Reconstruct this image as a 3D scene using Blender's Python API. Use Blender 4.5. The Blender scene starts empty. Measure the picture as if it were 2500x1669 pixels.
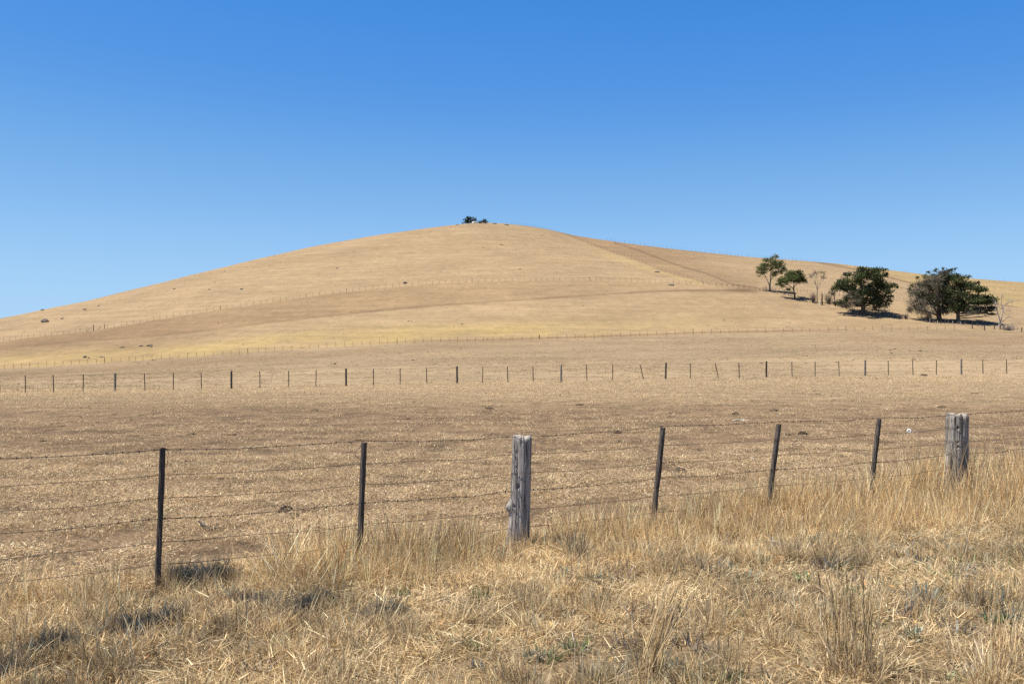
import bpy, math, random
import numpy as np
from mathutils import Vector, Euler

random.seed(7)
rng = np.random.default_rng(11)
R = math.radians
scene = bpy.context.scene
COL = scene.collection

# ------------------------------------------------------------------ camera
CZ = 1.93                      # eye height above the road verge (m)
F = 2431.0                     # focal length in pixels of the 2500 px wide frame (35 mm lens)
CX, HY = 1250.0, 860.0         # image column straight ahead, image row of the horizon
cam_d = bpy.data.cameras.new('camera')
cam_d.lens = 35.0
cam_d.sensor_width = 36.0 * 2500 * 35.0 / (F * 36.0) * 36.0 / 36.0
cam_d.sensor_width = 35.0 * 2500 / F
cam_d.shift_y = (HY - 834.5) / 2500.0
cam_d.clip_start = 0.1
cam_d.clip_end = 9000
cam = bpy.data.objects.new('camera', cam_d)
cam.location = (0, 0, CZ)
cam.rotation_euler = (R(90), 0, 0)
COL.objects.link(cam)
scene.camera = cam

# ------------------------------------------------------------------ sky and sun
SUN_EL, SUN_AZ = 66.0, -105.0     # elevation; azimuth from +Y towards +X (left, a little behind the camera)
world = bpy.data.worlds.new('World')
scene.world = world
world.use_nodes = True
wn = world.node_tree.nodes
wl = world.node_tree.links
bg = wn['Background']
sky = wn.new('ShaderNodeTexSky')
sky.sky_type = 'NISHITA'
sky.sun_disc = False
sky.sun_elevation = R(SUN_EL)
sky.sun_rotation = R(SUN_AZ)
sky.altitude = 2000
sky.air_density = 1.0
sky.dust_density = 0.0
sky.ozone_density = 3.0
# clear sky graded to deep azure, darkened overhead to cut blue fill light
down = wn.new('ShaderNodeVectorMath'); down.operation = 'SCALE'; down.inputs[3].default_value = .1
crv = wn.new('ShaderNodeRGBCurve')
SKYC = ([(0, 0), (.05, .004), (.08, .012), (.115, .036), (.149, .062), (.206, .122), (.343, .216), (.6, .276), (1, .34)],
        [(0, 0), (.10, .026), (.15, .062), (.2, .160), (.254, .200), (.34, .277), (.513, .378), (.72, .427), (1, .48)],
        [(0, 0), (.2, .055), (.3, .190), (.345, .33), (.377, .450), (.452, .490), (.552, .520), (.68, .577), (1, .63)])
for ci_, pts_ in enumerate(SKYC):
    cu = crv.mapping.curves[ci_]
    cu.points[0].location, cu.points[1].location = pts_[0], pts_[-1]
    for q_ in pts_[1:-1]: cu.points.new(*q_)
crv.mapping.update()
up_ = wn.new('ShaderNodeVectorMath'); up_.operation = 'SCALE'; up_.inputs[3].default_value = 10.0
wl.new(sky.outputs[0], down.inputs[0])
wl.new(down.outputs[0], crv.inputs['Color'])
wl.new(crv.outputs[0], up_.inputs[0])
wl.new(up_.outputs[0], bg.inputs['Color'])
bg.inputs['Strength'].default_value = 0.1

sun_d = bpy.data.lights.new('sun', 'SUN')
sun_d.energy = 5.0
sun_d.angle = R(0.53)
sun_d.color = (1.0, 0.94, 0.82)
sun = bpy.data.objects.new('sun', sun_d)
sdir = Vector((math.cos(R(SUN_EL)) * math.sin(R(SUN_AZ)), math.cos(R(SUN_EL)) * math.cos(R(SUN_AZ)), math.sin(R(SUN_EL))))
sun.rotation_euler = sdir.to_track_quat('Z', 'Y').to_euler()
sun.location = sdir * 100
COL.objects.link(sun)

scene.view_settings.view_transform = 'Standard'
scene.view_settings.look = 'None'
scene.view_settings.exposure = 0.66
scene.view_settings.gamma = 1.0
scene.view_settings.use_curve_mapping = False
scene.cycles.use_denoising = False
scene.cycles.max_bounces = 6
scene.cycles.transparent_max_bounces = 8

# ------------------------------------------------------------------ terrain model
def pchip_cols(Zk, Vk, slope0, slope_last):
    """per-column monotone cubic: Zk, Vk (n, m); returns slopes (n, m)"""
    h = np.diff(Zk, axis=1)
    d = np.diff(Vk, axis=1) / h
    m = np.zeros_like(Vk)
    a, b = d[:, :-1], d[:, 1:]
    w1 = 2 * h[:, 1:] + h[:, :-1]
    w2 = h[:, 1:] + 2 * h[:, :-1]
    same = (a * b) > 0
    m[:, 1:-1] = np.where(same, (w1 + w2) / np.where(same, w1 / np.where(same, a, 1) + w2 / np.where(same, b, 1), 1), 0)
    m[:, 0] = np.minimum(slope0, 3 * d[:, 0])
    m[:, -1] = slope_last
    return m

def curve1(pts):
    p = np.array(sorted(pts), float)
    xs, ys = p[:, 0], p[:, 1]
    h = np.diff(xs)
    d = np.diff(ys) / h
    m = np.zeros_like(ys)
    m[1:-1] = (d[:-1] * h[1:] + d[1:] * h[:-1]) / (h[1:] + h[:-1])
    m[0], m[-1] = d[0], d[-1]
    def f(x):
        x = np.asarray(x, float)
        xc = np.clip(x, xs[0], xs[-1])
        i = np.clip(np.searchsorted(xs, xc) - 1, 0, len(h) - 1)
        t = (xc - xs[i]) / h[i]
        return ((2*t**3 - 3*t**2 + 1) * ys[i] + (t**3 - 2*t**2 + t) * h[i] * m[i]
                + (-2*t**3 + 3*t**2) * ys[i+1] + (t**3 - t**2) * h[i] * m[i+1])
    return f

rowM = curve1([(-900, 985), (-300, 967), (62, 959), (203, 955.5), (354, 953), (565, 948), (845, 942), (1116, 935.5), (1370, 931), (1625, 925),
               (1871, 921), (2112, 917), (2347, 913), (2458, 911), (2800, 906), (3400, 900)])
rowA = curve1([(-900, 935), (0, 901), (229, 887), (532, 868), (798, 848), (1074, 835), (1245, 831), (1454, 825), (1697, 816), (1830, 813),
               (1996, 809.5), (2277, 806), (2497, 808), (2800, 812), (3400, 825)])
rowB = curve1([(-900, 890), (-300, 862), (0, 835), (61, 826), (229, 807), (394, 779), (596, 748), (910, 706), (1078, 693), (1206, 688.5), (1317, 686),
               (1475, 686), (1620, 691), (1737, 697), (1830, 704), (2000, 718), (2250, 736), (2500, 752), (3400, 795)])
rowS = curve1([(-900, 872), (-400, 838), (0, 777), (106, 756), (213, 734), (320, 708), (426, 682), (530, 656), (639, 630), (745, 606), (851, 586),
               (957, 569), (1064, 554.5), (1110, 549), (1140, 545.5), (1171, 544), (1210, 545), (1260, 548.5), (1330, 559), (1410, 576), (1495, 589), (1600, 603), (1700, 614), (1826, 627),
               (1996, 639.5), (2100, 650), (2211, 664), (2300, 674), (2400, 682), (2500, 689), (2900, 720), (3400, 770)])
depM = curve1([(-900, 57), (281, 62), (2250, 73), (3400, 80)])
depA = curve1([(-900, 215), (0, 232), (1250, 240), (2500, 252), (3400, 260)])
depB = curve1([(-900, 280), (0, 295), (1250, 302), (2500, 305), (3400, 310)])
depS = curve1([(-900, 340), (0, 385), (600, 425), (1150, 450), (1500, 470), (2000, 480), (2500, 470), (3400, 440)])
AZMAX = math.atan((3300 - CX) / F)
AZMIN = math.atan((-800 - CX) / F)
Z0 = 18.0

def wob(X, Y):
    n = 0.30 * np.sin(0.21 * X + 0.13 * Y + 1.0) + 0.25 * np.sin(-0.17 * X + 0.29 * Y + 2.1) + 0.2 * np.sin(0.43 * X - 0.31 * Y) + 0.15 * np.sin(0.71 * X + 0.55 * Y + .5)
    f = 0.4 * np.sin(1.9 * X + 1.1 * Y) + 0.35 * np.sin(-1.3 * X + 2.3 * Y + .7) + 0.3 * np.sin(3.7 * X + 2.9 * Y + 2.) + 0.25 * np.sin(-4.3 * X + 3.3 * Y + 1.)
    return n, f

def height(X, Y):
    X = np.asarray(X, float); Y = np.asarray(Y, float)
    shp = X.shape
    X = X.ravel(); Y = Y.ravel()
    r = np.hypot(X, Y) + 1e-6
    az = np.arctan2(X, Y)
    azc = np.clip(az, AZMIN, AZMAX)
    Z = r * np.cos(azc)
    px = CX + F * np.tan(azc)
    zM, zA, zB, zS = depM(px), depA(px), depB(px), depS(px)
    vM, vA, vB, vS = (HY - rowM(px)) / F, (HY - rowA(px)) / F, (HY - rowB(px)) / F, (HY - rowS(px)) / F
    one = np.ones_like(Z)
    Zk = np.stack([Z0 * one, zM, zA, zB, zS], 1)
    Vk = np.stack([-CZ / Z0 * one, vM, vA, vB, vS], 1)
    m = pchip_cols(Zk, Vk, CZ / Z0 ** 2, 0.0)
    h = np.zeros_like(Z)
    Zc = np.clip(Z, Z0, zS)
    for i in range(4):
        a, b = Zk[:, i], Zk[:, i + 1]
        s = (Zc >= a) & (Zc <= b)
        t = np.where(s, (Zc - a) / (b - a), 0)
        v = ((2*t**3 - 3*t**2 + 1) * Vk[:, i] + (t**3 - 2*t**2 + t) * (b - a) * m[:, i]
             + (-2*t**3 + 3*t**2) * Vk[:, i+1] + (t**3 - t**2) * (b - a) * m[:, i+1])
        h = np.where(s, CZ + v * Zc, h)
    d = np.maximum(Z - zS, 0)
    back = CZ + vS * zS + vS * d - 0.0011 * np.minimum(d, 190) ** 2 - 0.36 * np.maximum(d - 190, 0)
    h = np.where(d > 0, np.maximum(back, -6), h)
    h = np.where(Z < Z0, 0, h)
    off = np.maximum(np.maximum(az - AZMAX, AZMIN - az), 0)
    fade = np.clip(1 - off / 0.9, 0, 1)
    h = h * fade * fade * (3 - 2 * fade)
    n, f = wob(X, Y)
    h = h + f * 0.012 * np.clip((60 - r) / 40, 0, 1) + n * (0.025 + 0.10 * np.clip((r - 80) / 200, 0, 1))
    return h.reshape(shp)

def H1(x, y):
    return float(height(np.array([x]), np.array([y]))[0])

_zs = np.geomspace(3.0, 520, 6000)
def place(px, py):
    """where the sight line through photo pixel (px, py) meets the ground"""
    lim = float(depS(px)) - 1.0
    Z = _zs[_zs < lim]
    X = (px - CX) / F * Z
    row = HY - F * (height(X, Z) - CZ) / Z
    k = np.nonzero(row <= py)[0]
    if len(k) == 0:
        z = lim
    elif k[0] == 0:
        z = Z[0]
    else:
        i = k[0]
        t = (row[i-1] - py) / max(1e-9, row[i-1] - row[i])
        z = Z[i-1] + t * (Z[i] - Z[i-1])
    x = (px - CX) / F * z
    return x, z, H1(x, z)

def proj(X, Y, Zh):
    Y = np.maximum(Y, 0.05)
    return CX + F * X / Y, HY - F * (Zh - CZ) / Y

# ------------------------------------------------------------------ node helpers
def new_mat(name):
    m = bpy.data.materials.new(name)
    m.use_nodes = True
    nt = m.node_tree
    for n in list(nt.nodes):
        nt.nodes.remove(n)
    out = nt.nodes.new('ShaderNodeOutputMaterial')
    return m, nt, out

class NB:
    def __init__(s, nt): s.nt = nt
    def n(s, t, **kw):
        o = s.nt.nodes.new(t)
        for k, v in kw.items(): setattr(o, k, v)
        return o
    def l(s, a, b): s.nt.links.new(a, b)
    def noise(s, vec, scale, detail=4, rough=0.6):
        o = s.n('ShaderNodeTexNoise')
        o.inputs['Scale'].default_value = scale
        o.inputs['Detail'].default_value = detail
        o.inputs['Roughness'].default_value = rough
        if vec is not None: s.l(vec, o.inputs['Vector'])
        return o.outputs['Fac']
    def ramp(s, fac, stops):
        o = s.n('ShaderNodeValToRGB')
        e = o.color_ramp.elements
        while len(e) > 1: e.remove(e[-1])
        e[0].position, e[0].color = stops[0][0], tuple(stops[0][1]) + (1,)
        for p, c in stops[1:]:
            q = e.new(p); q.color = tuple(c) + (1,)
        s.l(fac, o.inputs['Fac'])
        return o.outputs['Color']
    def mrange(s, v, a, b, c, d):
        o = s.n('ShaderNodeMapRange')
        for i, x in enumerate((a, b, c, d)): o.inputs[i + 1].default_value = x
        s.l(v, o.inputs[0])
        return o.outputs[0]
    def math(s, op, a, b=None):
        o = s.n('ShaderNodeMath', operation=op)
        for i, x in enumerate((a, b)):
            if x is None: continue
            if isinstance(x, (int, float)): o.inputs[i].default_value = x
            else: s.l(x, o.inputs[i])
        return o.outputs[0]
    def mix(s, fac, a, b, mode='MIX'):
        o = s.n('ShaderNodeMix', data_type='RGBA', blend_type=mode)
        for x, sock in ((fac, 0), (a, 6), (b, 7)):
            if isinstance(x, (int, float)): o.inputs[sock].default_value = x
            elif isinstance(x, tuple): o.inputs[sock].default_value = x + (1,)
            else: s.l(x, o.inputs[sock])
        return o.outputs[2]
    def scale_col(s, col, val):
        o = s.n('ShaderNodeVectorMath', operation='SCALE')
        s.l(col, o.inputs[0])
        if isinstance(val, (int, float)): o.inputs[3].default_value = val
        else: s.l(val, o.inputs[3])
        return o.outputs[0]
    def bump(s, h, strength, dist):
        o = s.n('ShaderNodeBump')
        o.inputs['Strength'].default_value = strength
        o.inputs['Distance'].default_value = dist
        s.l(h, o.inputs['Height'])
        return o.outputs[0]
    def pos(s): return s.n('ShaderNodeNewGeometry').outputs['Position']
    def obj(s): return s.n('ShaderNodeTexCoord').outputs['Object']
    def mapping(s, vec, sc):
        o = s.n('ShaderNodeMapping')
        o.inputs['Scale'].default_value = sc
        s.l(vec, o.inputs['Vector'])
        return o.outputs[0]
    def attr(s, name):
        return s.n('ShaderNodeAttribute', attribute_name=name).outputs['Color']
    def rand(s): return s.n('ShaderNodeObjectInfo').outputs['Random']
    def principled(s, out, col, rough=0.9, normal=None, spec=0.2):
        o = s.n('ShaderNodeBsdfPrincipled')
        if isinstance(col, tuple): o.inputs['Base Color'].default_value = col + (1,)
        else: s.l(col, o.inputs['Base Color'])
        o.inputs['Roughness'].default_value = rough
        o.inputs['Specular IOR Level'].default_value = spec
        if normal is not None: s.l(normal, o.inputs['Normal'])
        s.l(o.outputs[0], out.inputs['Surface'])
        return o

def leafy(name, base_attr='col', transl=0.25, var=0.25, tint=(1, 1, 1)):
    m, nt, out = new_mat(name); b = NB(nt)
    c = b.attr(base_attr)
    w = b.noise(b.pos(), 0.9, 3)
    k = b.math('MULTIPLY', b.mrange(b.rand(), 0, 1, 1 - var, 1 + var), b.mrange(w, .3, .7, .82, 1.18))
    c = b.scale_col(c, k)
    c = b.mix(1.0, c, tint, 'MULTIPLY')
    d = b.n('ShaderNodeBsdfDiffuse'); t = b.n('ShaderNodeBsdfTranslucent')
    b.l(c, d.inputs[0]); b.l(c, t.inputs[0])
    x = b.n('ShaderNodeMixShader'); x.inputs[0].default_value = transl
    b.l(d.outputs[0], x.inputs[1]); b.l(t.outputs[0], x.inputs[2])
    b.l(x.outputs[0], out.inputs['Surface'])
    return m

def ground_mat():
    m, nt, out = new_mat('dry_ground'); b = NB(nt)
    p = b.pos()
    t = b.attr('tint')
    near = b.n('ShaderNodeAttribute', attribute_name='near').outputs['Fac']
    n1 = b.noise(p, 0.035, 5, .62)
    n2 = b.noise(p, 0.33, 6, .7)
    n3 = b.noise(p, 2.6, 5, .7)
    n4 = b.noise(p, 22, 4, .7)
    far_k = b.math('MULTIPLY', b.mrange(n1, .3, .7, .90, 1.10), b.mrange(n2, .28, .72, .86, 1.15))
    far_k = b.math('MULTIPLY', far_k, b.mrange(n3, .3, .7, .87, 1.13))
    c = b.scale_col(t, far_k)
    # straw and soil close by
    soil = b.ramp(n4, [(.30, (.42, .42, .42)), (.50, (.85, .83, .80)), (.68, (1.5, 1.5, 1.5))])
    soilk = b.mix(1.0, c, soil, 'MULTIPLY')
    c = b.mix(near, c, soilk)
    dk = b.mrange(b.math('ADD', b.math('MULTIPLY', b.noise(p, .9, 5, .7), .6), b.math('MULTIPLY', n2, .4)), .45, .57, 1.0, .50)
    c = b.mix(near, c, b.scale_col(c, dk))
    # faint stock terraces that follow the contours
    cs = b.noise(b.mapping(p, (.035, .035, 1.1)), 1.0, 4, .65)
    c = b.scale_col(c, b.mrange(cs, .3, .7, .86, 1.12))
    # small dark droppings and bare specks far out
    v = b.n('ShaderNodeTexVoronoi'); v.inputs['Scale'].default_value = 0.42
    v.inputs['Randomness'].default_value = 1
    b.l(p, v.inputs['Vector'])
    sp = b.mrange(v.outputs['Distance'], .07, .13, 1, 0)
    gate = b.mrange(b.noise(p, .11, 3), .50, .62, 0, 1)
    sp = b.math('MULTIPLY', b.math('MULTIPLY', sp, gate), .6)
    c = b.mix(sp, c, (.10, .07, .045))
    hgt = b.math('ADD', b.math('MULTIPLY', n4, .03), b.math('MULTIPLY', n3, .12))
    nrm = b.bump(hgt, .7, 1.0)
    b.principled(out, c, .95, nrm, .1)
    return m

def timber_mat(name, dark, mid, light, zs=2.0, rs=42.0, warm=None):
    m, nt, out = new_mat(name); b = NB(nt)
    o = b.obj()
    g = b.noise(b.mapping(o, (rs, rs, zs)), 1.0, 5, .65)
    g2 = b.noise(b.mapping(o, (rs * 3.3, rs * 3.3, zs * 2)), 1.0, 3, .6)
    f = b.math('ADD', b.math('MULTIPLY', g, .7), b.math('MULTIPLY', g2, .3))
    c = b.ramp(f, [(.38, dark), (.46, mid), (.62, light)])
    c = b.scale_col(c, b.mrange(b.noise(o, 3.0, 3), .3, .7, .8, 1.2))
    c = b.scale_col(c, b.mrange(b.rand(), 0, 1, .8, 1.15))
    nrm = b.bump(f, .8, .02)
    b.principled(out, c, .85, nrm, .2)
    return m

def bark_mat(name, dark, light, sc=3.0):
    m, nt, out = new_mat(name); b = NB(nt)
    o = b.pos()
    g = b.noise(b.mapping(o, (sc, sc, sc * .3)), 1.0, 5, .65)
    c = b.ramp(g, [(.38, dark), (.62, light)])
    b.principled(out, c, .9, b.bump(g, .6, .1), .1)
    return m

def plain_mat(name, c1, c2, sc, rough=.9, bump=.5, dist=.02, spec=.2):
    m, nt, out = new_mat(name); b = NB(nt)
    g = b.noise(b.obj(), sc, 5, .65)
    c = b.ramp(g, [(.35, c1), (.65, c2)])
    b.principled(out, c, rough, b.bump(g, bump, dist), spec)
    return m

M = {}
M['ground'] = ground_mat()
M['straw'] = leafy('dry_straw', transl=.30, var=.25)
M['field_straw'] = leafy('grazed_straw', transl=.18, var=.2)
M['weed'] = leafy('weed_leaf', transl=.15, var=.2)
M['leaf'] = leafy('tree_leaf', transl=.12, var=.0)
M['old_post'] = timber_mat('weathered_grey_timber', (.028, .024, .021), (.26, .235, .213), (.52, .475, .435), 1.6, 46)
M['cracked_post'] = timber_mat('cracked_grey_timber', (.018, .015, .012), (.235, .207, .175), (.47, .42, .36), 1.4, 34)
M['dropper'] = timber_mat('dark_sawn_timber', (.022, .018, .015), (.070, .058, .048), (.135, .115, .10), 2.0, 60)
M['field_post'] = timber_mat('field_post_timber', (.025, .021, .018), (.065, .055, .048), (.12, .105, .09), 2.0, 25)
M['grey_field_post'] = timber_mat('grey_field_post_timber', (.06, .055, .052), (.15, .14, .13), (.25, .23, .21), 2.0, 25)
M['picket'] = plain_mat('rusty_dark_picket', (.055, .043, .036), (.12, .095, .078), 30)
M['pale_post'] = plain_mat('bleached_post', (.28, .25, .22), (.45, .41, .36), 12)
M['wire'] = plain_mat('rusted_wire', (.05, .034, .026), (.12, .085, .064), 60, .6, .1, .001, .4)
M['dung'] = plain_mat('dry_dung', (.035, .024, .017), (.11, .078, .053), 30, .95, 1.0, .02)
M['rock'] = plain_mat('lichen_rock', (.07, .062, .055), (.20, .175, .145), 4, .9, 1.0, .1)
M['white'] = plain_mat('glazed_white', (.75, .74, .72), (.82, .81, .79), 20, .35, .05, .001, .5)
M['white_stone'] = plain_mat('white_stone', (.5, .48, .44), (.7, .68, .64), 20)
M['bark_dark'] = bark_mat('cypress_bark', (.045, .037, .032), (.17, .145, .125))
M['bark_gum'] = bark_mat('gum_bark', (.10, .085, .07), (.36, .31, .26))
M['bark_brown'] = bark_mat('brown_bark', (.045, .036, .03), (.14, .11, .09))
M['dead_wood'] = bark_mat('bleached_dead_wood', (.17, .15, .14), (.42, .39, .36))
M['twig'] = leafy('dry_twig', transl=0., var=0.)

# ------------------------------------------------------------------ object helpers
def tag(o, label=None, cat=None, group=None, kind=None):
    if label: o['label'] = label
    if cat: o['category'] = cat
    if group: o['group'] = group
    if kind: o['kind'] = kind
    return o

def empty(name, loc=(0, 0, 0)):
    o = bpy.data.objects.new(name, None)
    o.location = loc
    o.empty_display_size = .2
    COL.objects.link(o)
    return o

def mesh_obj(name, verts, faces, mat, parent=None, col=None, link=True, smooth=False, local=True):
    me = bpy.data.meshes.new(name)
    me.from_pydata([tuple(v) for v in verts] if not isinstance(verts, np.ndarray) else verts.tolist(), [], faces if isinstance(faces, list) else faces.tolist())
    if col is not None:
        a = me.color_attributes.new('col', 'FLOAT_COLOR', 'POINT')
        c4 = np.ones((len(verts), 4), np.float32); c4[:, :3] = col
        a.data.foreach_set('color', c4.ravel())
    me.materials.append(mat)
    if smooth:
        me.polygons.foreach_set('use_smooth', [True] * len(me.polygons))
    me.update()
    o = bpy.data.objects.new(name, me)
    if link: COL.objects.link(o)
    if parent is not None: o.parent = parent
    return o

class MB:
    def __init__(s): s.v = []; s.f = []; s.c = []; s.n = 0
    def add(s, v, f, c=None):
        v = np.asarray(v, float)
        s.v.append(v); s.f.extend([[i + s.n for i in q] for q in f]); s.n += len(v)
        if c is not None:
            s.c.append(np.broadcast_to(np.asarray(c, float), (len(v), 3)))
    def tube(s, pts, rad, sides=6, cap=True, c=None):
        pts = np.asarray(pts, float); n = len(pts)
        rad = np.broadcast_to(np.asarray(rad, float), (n,))
        T = np.gradient(pts, axis=0); T /= np.linalg.norm(T, axis=1, keepdims=True) + 1e-9
        ref = np.array([0, 0, 1.0]) if abs(T[0, 2]) < .8 else np.array([1.0, 0, 0])
        A = np.cross(T, ref); A /= np.linalg.norm(A, axis=1, keepdims=True) + 1e-9
        B = np.cross(T, A)
        th = np.arange(sides) / sides * 2 * np.pi
        V = pts[:, None, :] + rad[:, None, None] * (np.cos(th)[None, :, None] * A[:, None, :] + np.sin(th)[None, :, None] * B[:, None, :])
        V = V.reshape(-1, 3)
        f = []
        for i in range(n - 1):
            for k in range(sides):
                k2 = (k + 1) % sides
                f.append([i * sides + k, i * sides + k2, (i + 1) * sides + k2, (i + 1) * sides + k])
        if cap:
            f.append(list(range(sides))[::-1]); f.append([(n - 1) * sides + k for k in range(sides)])
        s.add(V, f, c)
    def build(s, name, mat, parent=None, smooth=False):
        return mesh_obj(name, np.concatenate(s.v), s.f, mat, parent, np.concatenate(s.c) if s.c else None, smooth=smooth)

def blades(P, az, H, lean, bend, W, face, col, lev=(0, .4, .75, 1)):
    """n curved tapering blades; returns verts, faces, colours"""
    n = len(P)
    t = np.array(lev)[None, :]
    hor = H[:, None] * (np.sin(lean)[:, None] * t + bend[:, None] * t ** 2)
    ver = H[:, None] * (np.cos(lean)[:, None] * t - .35 * np.abs(bend)[:, None] * t ** 2)
    cx = P[:, 0:1] + hor * np.cos(az)[:, None]
    cy = P[:, 1:2] + hor * np.sin(az)[:, None]
    cz = P[:, 2:3] + ver
    w = W[:, None] * np.array([1, .9, .6, .12])[None, :] * .5
    sx, sy = np.cos(face)[:, None] * w, np.sin(face)[:, None] * w
    V = np.stack([np.stack([cx - sx, cy - sy, cz], -1), np.stack([cx + sx, cy + sy, cz], -1)], 2)   # n,4,2,3
    V = V.reshape(-1, 3)
    base = (np.arange(n) * 8)[:, None, None]
    q = np.array([[0, 1, 3, 2], [2, 3, 5, 4], [4, 5, 7, 6]])[None]
    Fa = (base + q).reshape(-1, 4)
    C = np.repeat(col, 8, axis=0)
    return V, Fa, C

STRAW = np.array([[.82, .62, .345], [.76, .55, .285], [.68, .48, .235], [.85, .69, .43], [.56, .39, .195], [.40, .27, .135], [.74, .56, .33]])
GOLD = np.array([[.85, .61, .29], [.80, .55, .24], [.70, .46, .19], [.85, .66, .37], [.56, .37, .155]])
DULL = np.array([[.58, .45, .25], [.46, .35, .195], [.66, .52, .31], [.36, .265, .145], [.72, .57, .34]])

STRAW = STRAW * np.array([.87, .885, .93]); DULL = DULL * np.array([.84, .86, .92]); GOLD = GOLD * np.array([.86, .90, 1.08])

def pick(pal, n, amp=.18):
    c = pal[rng.integers(0, len(pal), n)]
    return np.clip(c * (1 + rng.normal(0, amp, (n, 1))), .02, .85)

def tuft_arrays(n, rad, hmin, hmax, lean_m, lean_s, bend_s, w, pal, lean_az=None, flat=0., broad=.16):
    r = rad * np.sqrt(rng.random(n)); a = rng.random(n) * 2 * np.pi
    P = np.stack([r * np.cos(a), r * np.sin(a), np.full(n, -.012)], 1)
    H = rng.uniform(hmin, hmax, n) * rng.uniform(.7, 1, n)
    az = a + rng.normal(0, 1.2, n) if lean_az is None else lean_az + rng.normal(0, .7, n)
    lean = np.abs(rng.normal(lean_m, lean_s, n))
    k = rng.random(n) < flat
    lean[k] = rng.uniform(1.25, 1.52, k.sum())
    P[k, 2] = rng.uniform(.004, .05, k.sum())
    lean = np.clip(lean, 0, 1.53)
    bend = rng.normal(0, bend_s, n); bend[k] *= .3
    col = pick(pal, n); ww = w * rng.uniform(.6, 1.3, n)
    k = rng.random(n) < broad
    ww[k] *= 1.55; col[k] = np.clip(col[k] * 1.25 + .06, .02, .86)
    return blades(P, az, H, lean, bend, ww, rng.random(n) * 6.28, col)

# ------------------------------------------------------------------ ground
FD = np.array([1.4767, .891]); FS = np.linalg.norm(FD); FU = FD / FS; FN = np.array([FU[1], -FU[0]])   # front fence: along, towards the camera
FO = np.array([.1018, 9.9])
def fence_kd(X, Y):
    dx, dy = X - FO[0], Y - FO[1]
    return (dx * FU[0] + dy * FU[1]) / FS, dx * FN[0] + dy * FN[1]

def sstep(x, a, b):
    t = np.clip((x - a) / (b - a), 0, 1)
    return t * t * (3 - 2 * t)

rowE = curve1([(-900, 905), (-200, 865), (0, 851), (133, 839), (287, 827), (426, 815), (620, 792), (800, 771), (1011, 750), (1245, 734), (1454, 720), (1576, 712.5), (1800, 710), (1850, 712)])
ptsC = [(1236, 545.5), (1248, 547), (1341, 561), (1410, 585), (1487, 614), (1568, 641), (1624, 664), (1697, 684), (1758, 699), (1830, 706)]
colC = curve1([(y, x) for x, y in ptsC])
rowT = curve1([(1490, 590), (1535, 603), (1600, 627), (1657, 648), (1737, 672), (1790, 694), (1850, 702)])
rowG = curve1([(1979, 638.5), (2009, 643), (2053, 650), (2098, 660), (2160, 675), (2229, 692), (2330, 718), (2426, 741), (2500, 753), (2800, 800)])

T_HILL = np.array([.285, .204, .120]); T_BROWN = np.array([.216, .143, .081]); T_YEL = np.array([.325, .236, .106])
T_PADD = np.array([.262, .193, .118]); T_DARK = np.array([.115, .073, .043]); T_MID = np.array([.262, .186, .113]); T_SOIL = np.array([.225, .152, .094]); T_VERGE = np.array([.27, .195, .112])

def low_noise(X, Y, s, seed):
    g = np.random.default_rng(seed)
    o = np.zeros_like(X)
    for i in range(7):
        k = s * g.uniform(.5, 2.2); a = g.uniform(0, 6.28); p = g.uniform(0, 6.28)
        o += np.sin(k * (np.cos(a) * X + np.sin(a) * Y) + p) / (1 + .4 * i)
    return o / 3.2

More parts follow.
